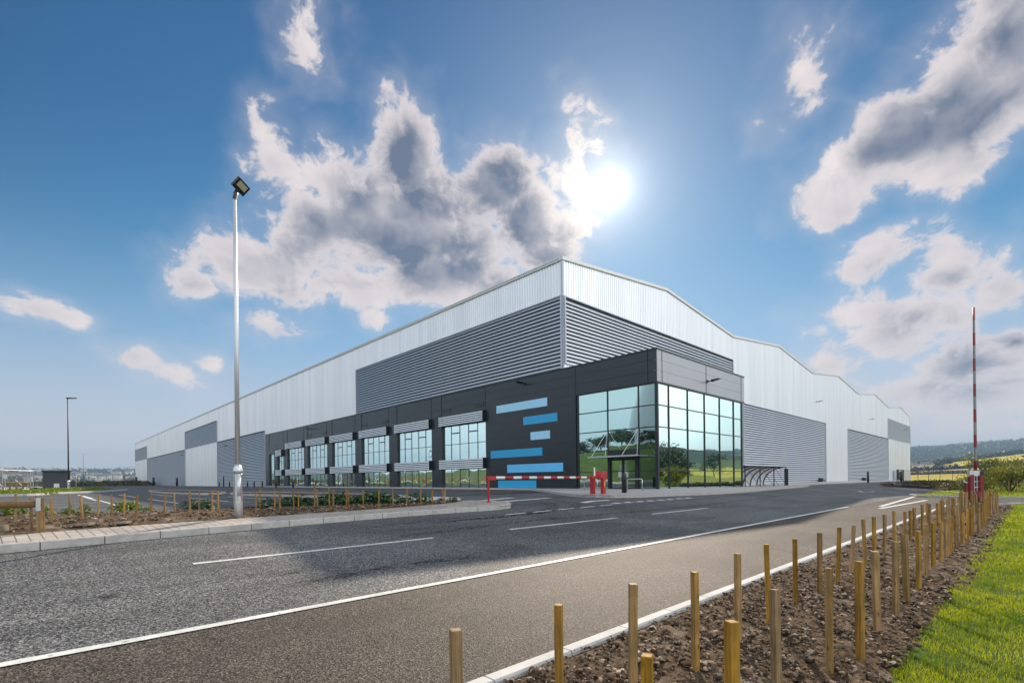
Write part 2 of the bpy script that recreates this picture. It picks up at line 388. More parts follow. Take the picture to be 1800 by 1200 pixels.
def build_world():
    w = bpy.data.worlds.new('World'); SC.world = w; w.use_nodes = True; k = NT(w.node_tree)
    bg = w.node_tree.nodes['Background']
    d = k.vm('NORMALIZE', k.new('ShaderNodeTexCoord').outputs['Generated'])
    s = k.new('ShaderNodeSeparateXYZ'); k.l.new(d, s.inputs[0]); X, Y, Z = s.outputs
    sky = k.new('ShaderNodeTexSky', sky_type='NISHITA'); sky.sun_disc = False
    sky.sun_elevation = SEL; sky.sun_rotation = SAZ; sky.air_density = 1.2; sky.dust_density = 1.5; sky.ozone_density = 3.
    # elevation gradient of the clear sky
    el = k.m('MULTIPLY', k.m('ARCSINE', k.m('MINIMUM', k.m('MAXIMUM', Z, -1.), 1.)), 57.2958)
    az = k.m('MULTIPLY', k.m('ARCTAN2', X, Y), 57.2958)
    base = k.ramp(k.m('DIVIDE', el, 90., clamp=True), [(0., (.60, .58, .60)), (.04, (.56, .57, .62)), (.09, (.42, .50, .61)), (.16, (.25, .42, .61)), (.25, (.110, .305, .51)), (.36, (.046, .190, .375)), (.5, (.020, .118, .275)), (1., (.015, .08, .20))])
    cs = k.m('MAXIMUM', k.vm('DOT_PRODUCT', d, tuple(SD)), 0.)
    g1 = k.m('POWER', cs, 5.); g2 = k.m('POWER', cs, 22.); g3 = k.m('POWER', cs, 160.); g4 = k.m('POWER', cs, 7000.); g5 = k.m('POWER', cs, 1100.); g6 = k.m('POWER', cs, 330.)
    away = k.ss(cs, .42, .92)
    hz = k.ss(el, 6., 30.)
    tint = k.mix(away, (.07, .25, .39), (.40, .66, .80))
    col = k.vm('MULTIPLY', base, k.mix(hz, k.mix(away, (.84, .86, .87), (.90, .92, .95)), tint))
    col = k.vm('ADD', col, k.vm('SCALE', (.10, .12, .13), scale=g2))
    low = k.ss(el, 18., 70., 1., .45)
    saz = k.m('SUBTRACT', az, 43.)
    right = k.m('MULTIPLY', k.ss(saz, 54., 82.), k.ss(saz, 110., 150., 1., .0))
    left = k.ss(saz, -58., -85.); back = k.ss(k.m('ABSOLUTE', saz), 100., 135.)
    col = k.mix(k.m('MULTIPLY', left, low), col, (.66, .78, .87))
    col = k.mix(k.m('MULTIPLY', back, low), col, (1.10, 1.14, 1.2))
    col = k.mix(k.m('MULTIPLY', right, low), col, (2.0, 2.05, 2.05))
    col = k.vm('ADD', col, k.vm('SCALE', sky.outputs[0], scale=.006))
    # clouds: soft masks round given sky directions, broken up by noise
    P = k.new('ShaderNodeCombineXYZ'); k.l.new(az, P.inputs[0]); k.l.new(el, P.inputs[1]); P = P.outputs[0]
    B = [(720,400,215,140,0,1.1),(705,270,70,115,0,.85),(870,320,85,80,0,.9),(930,400,95,85,0,1.),(1010,300,50,110,0,.62),(985,400,45,70,0,.8),(540,400,100,110,0,.75),
         (440,480,120,70,0,.7),(480,270,45,70,0,.45),(600,320,80,80,0,.8),(770,480,170,80,0,.95),(350,500,60,35,0,.5),(960,450,70,40,0,.9),(640,500,120,60,0,.6),
         (1470,325,105,85,0,.95),(1580,245,130,110,0,1.1),(1700,165,140,140,0,1.2),(1800,80,150,170,0,1.2),(1660,270,130,70,0,.9),(1405,125,50,75,0,.34),
         (1540,445,85,48,0,.62),(1660,480,110,55,0,.66),(1570,545,80,45,0,.62),(1770,510,70,40,0,.55),(1610,545,110,60,0,.55),(1560,600,90,45,0,.6),(1700,640,150,40,0,.6),(1790,600,60,26,0,.6),(1470,640,90,45,0,.4),
         (1750,690,170,50,0,.7),(1600,690,110,40,0,.45),(1480,560,70,40,0,.4),(1690,745,170,35,0,.45),(60,540,95,24,0,.6),(130,558,45,18,0,.5),(235,625,55,22,0,.5),(375,645,40,18,0,.45),(540,45,55,75,0,.42),(320,660,60,24,0,.34),(660,560,40,22,0,.45),(450,560,60,35,0,.5),(860,510,90,30,0,.7)]
    acc = None
    for px, py, rx, ry, rot, wt in B:
        a0, e0 = azel(px, py); ra = abs(azel(px+rx, py)[0]-azel(px-rx, py)[0])/2; re = abs(azel(px, py-ry)[1]-azel(px, py+ry)[1])/2
        v = k.vm('MULTIPLY_ADD', P, (1/ra, 1/re, 0.), (-a0/ra, -e0/re, 0.))
        val = k.m('MULTIPLY_ADD', k.vm('LENGTH', v), -wt, wt)
        acc = val if acc is None else k.m('SMOOTH_MAX', acc, val, .12)
    acc = k.m('MAXIMUM', acc, -.9)
    D = [(700,285,42,75,.9),(770,345,75,60,1.),(850,400,110,60,1.),(905,310,38,60,.9),(800,450,150,50,.9),(640,330,45,35,.6),(955,385,40,40,.8),(600,440,70,30,.45),
         (1690,170,85,70,1.),(1610,235,70,55,.8),(1760,90,80,80,.9),(1665,492,55,22,.7),(1590,470,40,18,.5),(1745,655,110,26,.8),(1780,600,50,18,.6),(1600,560,45,20,.5),(1690,610,80,18,.6),(400,520,60,22,.3)]
    dark = None
    for px, py, rx, ry, wt in D:
        a0, e0 = azel(px, py); ra = abs(azel(px+rx, py)[0]-azel(px-rx, py)[0])*.72; re = abs(azel(px, py-ry)[1]-azel(px, py+ry)[1])*.72
        v = k.vm('MULTIPLY_ADD', P, (1/ra, 1/re, 0.), (-a0/ra, -e0/re, 0.))
        val = k.m('MULTIPLY_ADD', k.vm('LENGTH', v), -wt, wt)
        dark = val if dark is None else k.m('SMOOTH_MAX', dark, val, .15)
    dark = k.m('MAXIMUM', dark, -.5)
    # second-hand clouds elsewhere in the sky so that other views have some too
    wide = k.noise(k.vm('MULTIPLY', P, (.03, .06, 0.)), 1., 3, .5)
    off = k.ss(k.m('ABSOLUTE', k.m('SUBTRACT', az, 43.)), 52., 70.)
    acc = k.m('ADD', acc, k.m('MULTIPLY', off, k.m('MULTIPLY_ADD', wide, 2.2, -.85)))
    Q = k.vm('MULTIPLY', P, (.105, .13, 0.))
    warp = k.new('ShaderNodeTexNoise'); k.set(warp.inputs['Vector'], Q); warp.inputs['Scale'].default_value = 1.4; warp.inputs['Detail'].default_value = 3
    Qw = k.vm('ADD', Q, k.vm('SCALE', k.vm('SUBTRACT', warp.outputs['Color'], (.5, .5, .5)), scale=.55))
    tosun = k.vm('NORMALIZE', k.vm('SUBTRACT', (math.degrees(SAZ), math.degrees(SEL), 0.), P))
    n0 = k.noise(Qw, 1.6, 13, .64); n2 = k.noise(Qw, 1.6, 4, .5); n1 = k.noise(k.vm('ADD', Qw, k.vm('SCALE', tosun, scale=.17)), 1.6, 4, .5)
    dn = k.m('ADD', k.m('MULTIPLY', acc, 1.25), k.m('MULTIPLY_ADD', n0, 2.7, -1.26))
    veil = k.m('MULTIPLY', k.ss(k.m('ADD', acc, k.m('MULTIPLY_ADD', n2, 1.6, -.8)), -.55, .7), .45)
    alpha = k.m('MAXIMUM', k.ss(dn, .0, .46), veil); thick = k.ss(dn, .2, 1.0)
    lit = k.m('ADD', k.m('MULTIPLY', k.m('SUBTRACT', n2, n1), 2.8), k.m('MULTIPLY_ADD', k.m('SUBTRACT', n0, n2), 2.6, -.10))
    belly = k.m('MULTIPLY', k.ss(k.m('ADD', k.m('MULTIPLY', dark, .8), k.m('ADD', k.m('MULTIPLY_ADD', n0, 2.2, -1.1), k.m('MULTIPLY_ADD', warp.outputs['Fac'], 1.2, -.6))), -.55, .75), thick)
    br = k.m('ADD', k.m('MULTIPLY_ADD', belly, -.78, .86), k.m('MULTIPLY', lit, k.m('MULTIPLY_ADD', thick, .45, .12)), clamp=True)
    ccol = k.mix(br, (.125, .155, .225), (.76, .68, .67))
    ccol = k.mix(k.m('MULTIPLY', g3, k.m('SUBTRACT', 1., thick)), ccol, (1.05, .95, .84))
    farc = k.ss(el, 2., 14.); ccol = k.mix(farc, k.mix(.45, ccol, (.58, .58, .62)), ccol)
    behind = k.ss(k.m('ABSOLUTE', k.m('SUBTRACT', az, 43.)), 60., 100.)
    ccol = k.mix(behind, ccol, k.vm('SCALE', ccol, scale=1.35))
    col = k.mix(k.m('MULTIPLY', alpha, k.ss(el, 0., 2.5, .0, .94)), col, ccol)
    # the sun itself with its aureole
    col = k.vm('ADD', col, k.vm('SCALE', (.10, .10, .09), scale=g3))
    col = k.vm('ADD', col, k.vm('SCALE', (.42, .40, .36), scale=g5)); col = k.vm('ADD', col, k.vm('SCALE', (.16, .155, .14), scale=g6)); col = k.vm('ADD', col, k.vm('SCALE', (1.6, 1.5, 1.35), scale=g4))
    disc = k.ss(cs, .99986, .99993); col = k.vm('ADD', col, k.vm('SCALE', (14., 13., 11.), scale=disc))
    # below the horizon
    col = k.mix(k.ss(Z, -.02, 0.), (.20, .19, .16), col)
    k.l.new(col, bg.inputs['Color']); bg.inputs['Strength'].default_value = 1.0
    w.cycles.sampling_method = 'MANUAL'; w.cycles.sample_map_resolution = 1024
build_world()
# ------------------------------------------------------------------ ground
def tan_el(px, py):
    d = ray(px, py); return d[2]/math.hypot(d[0], d[1])
RK = [(1, None, None), (150, None, None), (215, 846.5, 843.5), (245, 845, 842), (260, 844, 841), (420, 834.5, 829), (432, 834, 828.5), (448, 831.5, 825.5), (600, 829, 817.5), (612, 829, 817), (640, 825, 812.5), (950, 821, 797.5), (1000, 821, 796), (1400, 828, 812), (1800, 820, 798), (2600, 787.5, 773.5), (3200, 800, 790), (6000, 815, 810)]
LK = [(1, None, None), (420, None, None), (700, 849.5, 848), (1100, 849, 846), (1300, 847, 845), (1750, 838, 835), (2150, 828, 827.5), (2600, 832, 832), (6000, 845, 845)]
def knots(K, pa, pb):
    aa, ab = azel(pa, 830)[0], azel(pb, 830)[0]
    return aa, ab, [(r, None if ya is None else CH+r*tan_el(pa, ya), None if yb is None else CH+r*tan_el(pb, yb)) for r, ya, yb in K]
RA, RB, RT = knots(RK, 1600, 1800); LA, LB, LT = knots(LK, 0, 230)
def prof(T, r, t, flat):
    for (r0, a0, b0), (r1, a1, b1) in zip(T, T[1:]):
        if r <= r1:
            f = min(max((r-r0)/(r1-r0), 0), 1)
            z0 = flat if a0 is None else a0+(b0-a0)*t; z1 = flat if a1 is None else a1+(b1-a1)*t
            return z0+(z1-z0)*f
    return T[-1][1]+(T[-1][2]-T[-1][1])*t
def terrain(x, y):
    r = math.hypot(x, y); a = math.degrees(math.atan2(x, y)); z = gz(x, y)
    if r > 120:
        wr = min(max((a-60)/15, 0), 1)*min(max((150-a)/30, 0), 1); wl = min(max((40-a)/20, 0), 1)*min(max((a+75)/30, 0), 1)
        flat = z*(1-min((r-120)/200, 1))
        zr = prof(RT, r, min(max((a-RA)/(RB-RA), -.6), 1.7), flat); zl = prof(LT, r, min(max((a-LA)/(LB-LA), -2), 1.5), z)
        z = z*(1-wr-wl)+zr*wr+zl*wl
    return z
rad = [0.]+[1.2*1.075**i for i in range(26)]
while rad[-1] < 200: rad.append(rad[-1]*1.06)
rad = sorted(set([round(r, 3) for r in rad if r < 205]+[215, 230, 245, 260, 300, 350, 400, 420, 432, 448, 500, 550, 600, 612, 640, 700, 780, 860, 950, 1000, 1200, 1400, 1600, 1800, 2000, 2200, 2400, 2600, 2900, 3200, 4200, 6000, 9000]))
NA = 240; gv = []; gf = []; gm = []
for i, r in enumerate(rad):
    for j in range(NA):
        a = 2*math.pi*j/NA; x, y = r*math.sin(a), r*math.cos(a)
        gv.append((x, y, terrain(x, y)-(.07 if r < 110 else .07)))
for i in range(len(rad)-1):
    for j in range(NA):
        j2 = (j+1) % NA
        gf.append((i*NA+j, i*NA+j2, (i+1)*NA+j2, (i+1)*NA+j))
        rm = (rad[i]+rad[i+1])/2; am = 360*(j+.5)/NA
        mi = 0
        if 50 < am < 175:
            mi = 0 if rm < 215 else 4 if rm < 245 else 1 if rm < 420 else 3 if rm < 448 else 2 if rm < 600 else 3 if rm < 640 else 1 if rm < 950 else 3
            if am > 105 and rm > 245: mi = (0, 1, 0, 2, 0, 3)[min(int(rm/300), 5)]
        elif rm > 1000: mi = 5
        elif (am > 330 or am < 40) and rm > 60: mi = 4 if rm < 330 else 0
        gm.append(mi)
g = np_mesh('ground', gv, gf, [M['field_g'], M['field_y'], M['field_p'], M['forest'], M['gravel'], M['town']], mi=gm)
tag(g, kind='structure'); g.data.polygons.foreach_set('use_smooth', [True]*len(g.data.polygons))
# hills that stand behind the photographer (seen in the glazing)
def mound(name, cx, cy, rx, ry, h, m, n=40):
    V = []; Fq = []
    for i in range(n+1):
        for j in range(n+1):
            u, v = (i/n-.5)*4.4, (j/n-.5)*4.4
            z = h*math.exp(-(u*u+v*v)*.9)*(1+.25*noise.noise((u*1.3, v*1.3, cx*.01)))-h*.03-.4
            V.append((cx+u*rx, cy+v*ry, z))
    for i in range(n):
        for j in range(n):
            a = i*(n+1)+j; Fq.append((a, a+n+1, a+n+2, a+1))
    return tag(np_mesh(name, V, Fq, m, smooth=True), kind='structure')
M['bank'] = basic('grass_bank', (.055, .085, .018), .95, 0, .1, .3, .15)
M['bank2'] = basic('dry_bank', (.22, .21, .04), .95, 0, .1, .3, .1)
mound('hill', -155, 130, 45, 95, 20, M['bank']); mound('hill', -190, 330, 60, 170, 9, M['bank'])
mound('hill', 170, -95, 75, 45, 5.0, M['bank2'])
mound('hill', 900, -480, 330, 260, 58, M['forest'])

# sheets of surfacing
structure('lot_surface', [(-14, 13.2), (12.2, 14.9), (32.3, 15.2), (32.3, 240), (-1, 240), (-1, 61), (-14, 61)], -.030, M['lot'])
structure('road', [(-40, 6.2), (60, 6.2), (90, 12.5), (118, 12.4), (170, 15.5), (190, 27.5), (190, 29), (62, 29), (62, 24), (14.2, 24), (12.4, 16.5), (12.9, 13.5), (5.9, 13.05), (-.5, 12.2), (-40, 7.5)], -.018, M['road'])
structure('footway', [(-40, 2.96), (33.8, 2.96), (35.8, .6), (37.6, -3), (40, -45), (47, -45), (44.2, 0.2), (43.6, 3.0), (46.6, 6.3), (-40, 6.3)], -.022, M['path'])
structure('side_road', [(46.4, 6.1), (43.6, 6.1), (43.6, 6.3), (57, 8.6), (58.5, 6.0), (56.6, 5.4), (51, 6.2)], -.019, M['path'])
structure('lawn', [(-40, .9), (0, .82), (5, .80), (33.2, .66), (35.6, .35), (37.2, -3), (39.5, -45), (-40, -60)], .0, M['lawn'])
structure('grass_strip', [(44.4, 5.2), (46.3, 3.5), (54, 5.6), (70, 4.2), (90, 3.2), (90, -2.4), (60, -.6), (44.4, .2), (43.9, 2.9)], .06, M['lawn'])
structure('hatched_bay', [(29.0, 25.5), (31.5, 23.9), (31.5, 106), (29.0, 106)], -.022, M['hatch'])
apron_line = catmull([(30.2, 29.5), (25.4, 23.2), (21.5, 18.2), (20.5, 16.2), (20.75, 15.0), (22., 14.35), (25, 13.9), (29.6, 13.45), (35, 13.4), (41, 13.9), (48, 14.9), (56, 16.0), (60.5, 16.7), (62.0, 17.3), (62.3, 18.3), (61.9, 19.6)], 6)
structure('apron', [(32.4, 29.5)]+apron_line+[(62.5, 21.5), (62.5, 28.3), (32.4, 28.3)], .115, M['apron'])
kerb('kerb', apron_line, M['kerb'], side=1, up_=.12)
gab_line = catmull([(61.9, 19.6), (64, 20.3), (70, 20.5), (84, 20.3), (120, 19.6), (151, 21.3), (172, 24.5), (200, 29)], 6)
structure('gable_pavement', gab_line+[(200, 30.), (62.4, 30.)], .112, M['conc'])
kerb('kerb', gab_line, M['kerb'], side=1, up_=.12, seg=2.)
kerb('kerb', [(31.6, 29), (31.6, 107)], M['conc'], side=-1, up_=.1, width=.9, seg=3)
# pavement beside the road on the left and its kerb
pk = catmull([(-40, 7.3), (-12, 10.75), (-4, 11.75), (-.54, 12.15), (2.5, 12.6), (5.93, 13.02), (9.15, 13.22), (11.2, 13.2), (12.2, 13.25), (12.85, 13.55), (13.3, 14.2), (13.3, 14.85), (12.9, 15.4), (12.2, 15.75)], 7)
bedf = [(-40, 8.7), (-12, 12.0), (-.59, 13.40), (1.31, 13.72), (3.6, 13.93), (6.24, 14.2), (8.88, 14.45), (11.0, 15.0), (12.0, 15.6)]
structure('pavement', pk+bedf[::-1], .118, M['paving'])
kerb('kerb', pk, M['kerb'], side=1, up_=.135)
kerb('kerb', [(-14, 24.6), (-.9, 20.54), (1.5, 18.54), (4.45, 17.2), (7.38, 16.3), (12.1, 15.72)], M['kerb'], side=1, up_=.08, width=.12)
# edging kerb of the stake bed
kerb('kerb', [(-3, 2.83), (33.6, 2.83)], M['conc'], side=1, up_=.045, width=.13)
kerb('kerb', catmull([(33.5, 2.9), (34.9, 2.2), (35.9, .4), (37.5, -3), (39.8, -45)], 5), M['conc'], side=-1, up_=.05, width=.13)
kerb('kerb', catmull([(44.2, -.5), (43.7, 2.9), (44.3, 5.2), (46.3, 6.1), (51, 3.5), (57, 5.45)], 6), M['kerb'], side=-1, up_=.12)
kerb('kerb', [(44.2, -.5), (46, -45)], M['kerb'], side=1, up_=.12)

# painted markings
b = MB(); ribbon(b, [(-40, 6.12), (28.9, 6.26)], .13, -.011); tag(b.build('edge_line', M['marking']), kind='structure')
b = MB()
for a in ((-14.2, -8.3), (-6.6, -1.9), (1.81, 6.63), (9.08, 14.07), (16.29, 20.89)):
    ribbon(b, [(a[0], 9.66), (a[1], 9.66)], .11, -.011)
tag(b.build('centre_line', M['marking']), kind='structure')
b = MB()
for i in range(5): ribbon(b, [(11.1+1.42*i, 12.0+.09*i), (12.1+1.42*i, 12.07+.09*i)], .11, -.011, .4)
for i in range(8): ribbon(b, [(18.2+.95*i, 12.72+.0*i), (18.75+.95*i, 12.72)], .28, -.011, .3)
ribbon(b, [(17.2, 13.6), (18.4, 13.95), (19.6, 13.85)], .3, -.011); ribbon(b, [(14.4, 16.0), (18.8, 17.0)], .45, -.011); ribbon(b, [(14.2, 17.4), (18.0, 18.9)], .45, -.011)
ribbon(b, [(30.5, 5.25), (47.2, 5.85)], .20, -.013); ribbon(b, [(28.6, 4.95), (39.5, 4.45)], .20, -.013)
ribbon(b, catmull([(53.0, 12.2), (52.2, 11.0), (51.2, 10.3), (49.8, 9.9), (48.2, 9.4)], 5), .12, -.011)
ribbon(b, catmull([(47.2, 9.9), (48.6, 9.5), (50.2, 9.2), (51.6, 9.3)], 5), .12, -.011)
tag(b.build('junction_marking', M['marking']), kind='structure')
b = MB()
for x in (2.45, 4.8, 7.0, 9.3):
    ribbon(b, [(x, 28.8), (x, 38.3)], .13, -.023); ribbon(b, [(x, 44.), (x, 55.)], .16, -.023)
    if x > 3: ribbon(b, [(x, 20.3), (x, 23.)], .11, -.023)
ribbon(b, [(2.3, 38.3), (2.3, 59.5)], .14, -.023); ribbon(b, [(-12, 33.3), (3.5, 33.3)], .12, -.023); ribbon(b, [(-12, 28.9), (2.4, 28.9)], .1, -.023)
for x in (12.3, 14.6, 17.0, 19.3): ribbon(b, [(x, 48.), (x, 58.)], .16, -.023)
ribbon(b, [(6.5, 27.6), (11., 24.4)], .12, -.023); ribbon(b, [(9.6, 30.6), (15., 26.6)], .10, -.023)
tag(b.build('parking_line', M['marking']), kind='structure')
b = MB()
for i in range(46):
    y = 25.2+1.75*i
    ribbon(b, [(29.1, y), (31.3, y+.75)], .16, -.016, 1.)
tag(b.build('hatch_marking', M['yellow']), kind='structure')
# tyre scuffs on the junction
m, k, bb = new_mat('tyre_rubber'); setb(bb, .7, 0, .2); bb.inputs['Base Color'].default_value = (.012, .012, .013, 1)
tr = k.new('ShaderNodeBsdfTransparent'); ms = k.new('ShaderNodeMixShader'); k.set(ms.inputs[0], k.m('MULTIPLY', k.ss(k.noise(coords(k), 5, 6, .7), .42, .7), .55))
k.l.new(tr.outputs[0], ms.inputs[1]); k.l.new(bb.outputs[0], ms.inputs[2]); k.l.new(ms.outputs[0], m.node_tree.nodes['Material Output'].inputs[0])
b = MB()
for dx in (0, .45, 1.5, 1.9):
    ribbon(b, catmull([(8+dx, 11.6), (12+dx, 12.0), (14.6+dx, 13.2), (15.6+dx, 15.2), (15.4+dx, 18)], 6), .24, -.0142)
for dy in (0, 1.6): ribbon(b, catmull([(6, 10.2+dy), (12, 10.6+dy), (20, 10.3+dy), (32, 10.9+dy), (46, 11.4+dy)], 6), .3, -.0150)
ribbon(b, catmull([(2.6, 7.4), (4.4, 7.6), (6.2, 7.5)], 5), .26, -.0146); ribbon(b, catmull([(.2, 8.2), (1.6, 8.35), (3.0, 8.2)], 5), .26, -.0146)
tag(b.build('tyre_mark', m), kind='structure')

# ------------------------------------------------------------------ soil beds
def soil_bed(name, x0, x1, inside, step, amp, base, m):
    """a dug bed: fine grid, clods and hollows from noise"""
    xs = np.arange(x0, x1+1e-6, step); V = []; idx = {}
    Fq = []
    for i, x in enumerate(xs):
        lo, hi = inside(x); n = max(2, int(round((hi-lo)/step)))
        for j in range(n+1):
            y = lo+(hi-lo)*j/n; e = min(j, n-j)/max(1, n/2); e = min(1, e*4)
            q = (x, y, 0)
            z = amp*(1.1*noise.fractal((x*2.1, y*2.1, .3), 1., 2., 4)+.9*abs(noise.noise((x*6.5, y*6.5, 2.)))+.55*abs(noise.noise((x*15, y*15, 5.)))+.25*noise.noise((x*38, y*38, 5.)))
            V.append((x, y, gz(x, y)+base+e*z-(1-e)*.015)); idx[i, j] = len(V)-1
        idx[i, 'n'] = n
    for i in range(len(xs)-1):
        n0, n1 = idx[i, 'n'], idx[i+1, 'n']; n = min(n0, n1)
        for j in range(n):
            a, b_, c, d = idx[i, round(j*n0/n)], idx[i+1, round(j*n1/n)], idx[i+1, round((j+1)*n1/n)], idx[i, round((j+1)*n0/n)]
            Fq.append((a, b_, c, d))
    return tag(np_mesh(name, V, Fq, m, smooth=True), kind='structure')
soil_bed('planting_bed', .6, 9., lambda x: (.72, 2.84), .028, .036, .012, M['soil'])
soil_bed('planting_bed', 9., 34., lambda x: (.55, 2.84), .08, .045, .012, M['soil'])
def bf(x):
    pts = bedf
    for (xa, ya), (xb, yb) in zip(pts, pts[1:]):
        if x <= xb: return ya+(yb-ya)*(x-xa)/(xb-xa)
    return pts[-1][1]
def bb_(x):
    pts = [(-14, 24.6), (-.9, 20.54), (1.5, 18.54), (4.45, 17.2), (7.38, 16.3), (12.1, 15.72)]
    for (xa, ya), (xb, yb) in zip(pts, pts[1:]):
        if x <= xb: return ya+(yb-ya)*(x-xa)/(xb-xa)
    return pts[-1][1]
soil_bed('planting_bed', -10., 11.9, lambda x: (bf(x), bb_(x)), .11, .07, .11, M['soil'])
# clods and stones
ico = None
def ico_mesh(sub):
    bm = bmesh.new(); bmesh.ops.create_icosphere(bm, subdivisions=sub, radius=1.); V = np.array([v.co[:] for v in bm.verts]); Fq = np.array([[v.index for v in f.verts] for f in bm.faces]); bm.free(); return V, Fq
I1 = ico_mesh(1); I2 = ico_mesh(2)
def blobs(name, P, S, m, base=I1, jag=.25, flat=1., smooth=False, parent=None):
    V0, F0 = base; n = len(P); P = np.asarray(P); S = np.asarray(S)
    out = np.empty((n, len(V0), 3), np.float32)
    for i in range(n):
        q = V0*(1+rng.normal(0, jag, (len(V0), 1))); ang = rng.uniform(0, 6.28); c, s_ = math.cos(ang), math.sin(ang)
        q = q*np.array([1, rng.uniform(.6, 1), flat*rng.uniform(.6, 1)])*S[i]
        q = np.stack([q[:, 0]*c-q[:, 1]*s_, q[:, 0]*s_+q[:, 1]*c, q[:, 2]], 1)
        out[i] = q+P[i]
    Fq = (F0[None]+(np.arange(n)*len(V0))[:, None, None]).reshape(-1, 3)
    return np_mesh(name, out.reshape(-1, 3), Fq, m, parent, smooth)
P = []; S = []
for i in range(12500):
    x = .7+rng.power(.8)*9.; y = rng.uniform(.74, 2.8); s_ = .0072*math.exp(rng.normal(.34, .70))
    P.append((x, y, gz(x, y)+.012+.055*rng.uniform(.2, 1.)-.2*s_)); S.append(min(s_, .085))
for i in range(2600):
    x = rng.uniform(9, 33); y = rng.uniform(.6, 2.8); s_ = .018*math.exp(rng.normal(.2, .5)); P.append((x, y, .045)); S.append(min(s_, .07))
tag(blobs('soil_clods', P, S, M['stone'], jag=.22, flat=.75), 'brown clods and pebbles strewn over the stake bed', 'soil clods', kind='stuff')
P = []; S = []
for i in range(2200):
    x = rng.uniform(-8, 11.7); y = rng.uniform(bf(x)+.05, bb_(x)-.05); s_ = .022*math.exp(rng.normal(.2, .55)); P.append((x, y, gz(x, y)+.16)); S.append(min(s_, .1))
tag(blobs('soil_clods', P, S, M['stone'], jag=.16, flat=.7), 'brown clods lying in the planting bed behind the left pavement', 'soil clods', kind='stuff')

# ------------------------------------------------------------------ grass blades
def grass(name, pts, h, w, m, lean=.5):
    n = len(pts); a = rng.uniform(0, 2*np.pi, n); t = rng.uniform(0, 2*np.pi, n)
    hh = h*rng.uniform(.45, 1.25, n); ww = w*rng.uniform(.7, 1.3, n); ln = lean*hh*rng.uniform(.2, 1.3, n)
    dx, dy = np.cos(a)*ww/2, np.sin(a)*ww/2; lx, ly = np.cos(t)*ln, np.sin(t)*ln
    B = np.asarray(pts); V = np.empty((n, 5, 3), np.float32)
    V[:, 0] = B+np.stack([-dx, -dy, 0*dx], 1); V[:, 1] = B+np.stack([dx, dy, 0*dx], 1)
    V[:, 2] = B+np.stack([dx*.8+lx*.35, dy*.8+ly*.35, hh*.6], 1); V[:, 3] = B+np.stack([-dx*.8+lx*.35, -dy*.8+ly*.35, hh*.6], 1)
    V[:, 4] = B+np.stack([lx, ly, hh*(1-.25*lean)], 1)
    o = (np.arange(n)*5)[:, None]
    F4 = np.concatenate([o+np.array([[0, 1, 2, 3]]), o+np.array([[3, 2, 4, 4]])]).reshape(-1, 4)
    F4 = o+np.array([[0, 1, 2, 3]]); T = o+np.array([[3, 2, 4]])
    me = bpy.data.meshes.new(name); me.vertices.add(n*5); me.vertices.foreach_set('co', V.reshape(-1))
    loops = np.concatenate([F4.ravel(), T.ravel()]).astype(np.int32); me.loops.add(len(loops)); me.loops.foreach_set('vertex_index', loops)
    st = np.concatenate([np.arange(n)*4, n*4+np.arange(n)*3]).astype(np.int32); me.polygons.add(2*n); me.polygons.foreach_set('loop_start', st); me.update(calc_edges=True)
    return link(name, me, m)
pts = []
def lawn_hi(x): return .80-.004*x
for (xa, xb, dens) in ((3.2, 7, 5200), (7, 11, 2600), (11, 18, 1150), (18, 36, 420)):
    ylo = lambda x: max(-22., .74-(x-3.6)*.62-.5)
    n = int((xb-xa)*(.8-ylo((xa+xb)/2))*dens)
    x = rng.uniform(xa, xb, n); y = rng.uniform(0, 1, n); lo = np.maximum(-22, .74-(x-3.6)*.62-.5)
    edge = .80-.004*x+.05*np.sin(x*5.1)+.035*np.sin(x*13.)+.03*np.sin(x*29.)
    y = lo+(edge-lo)*y
    cl = np.array([noise.noise((float(a)*1.7, float(b)*1.7, 0.)) for a, b in zip(x, y)])
    keep = (rng.uniform(0, 1, n) < .72+.5*cl) & (x-y*.0 < 35.5-np.clip(.4-y, 0, 9)*-.5)
    x, y, cl = x[keep], y[keep], cl[keep]
    q = grass('grass', np.stack([x, y, np.zeros_like(x)+.0], 1), .058 if xa < 11 else .075, .0042*(1, 1.4, 2.2, 4.5)[(3.2, 7, 11, 18).index(xa)], M['blade'], .8)
    tag(q, 'bright short grass blades of the sunlit lawn on the right', 'grass', kind='stuff')
x = rng.uniform(43.9, 80, 9000); y = rng.uniform(-1.5, 5.6, 9000); kp = y < 5.7-np.clip(x-54, 0, 30)*.09
q = grass('grass', np.stack([x[kp], y[kp], np.full(kp.sum(), .06)], 1), .14, .03, M['blade'], .7); tag(q, 'bright grass strip below the raised barrier', 'grass', kind='stuff')
# ------------------------------------------------------------------ warehouse
CX_, CY_, ZP, HE, HR = 33.16, 28.17, .6, 20.86, 22.70
SPAN, NS, YE = 35.75, 5, 303.5
XE = CX_+SPAN*NS
def roof_z(x):
    t = ((x-CX_) % SPAN)/SPAN; return HE+(HR-HE)*(1-abs(2*t-1))
wh = empty('warehouse', (CX_, CY_, ZP), 'huge silver profiled-metal warehouse with five shallow roof gables', 'warehouse')
def vribs(axis, c0, c1, fixed, zb, zt, pitch=.333, d=.045):
    """trapezoidal sheet with vertical ribs; zt may be a function of the running coordinate"""
    s = []; c = c0
    while c < c1:
        for f, o in ((0, 0), (.42, 0), (.52, d), (.90, d)):
            if c+f*pitch < c1: s.append((c+f*pitch, o))
        c += pitch
    s.append((c1, 0)); b = MB()
    for q, o in s:
        top = zt(q) if callable(zt) else zt
        for z in (zb, top):
            b.v.append((fixed-o, q, z) if axis == 'y' else (q, fixed-o, z))
    for i in range(len(s)-1):
        f = (2*i, 2*i+1, 2*i+3, 2*i+2); b.f.append(f if axis == 'y' else f[::-1])
    return b
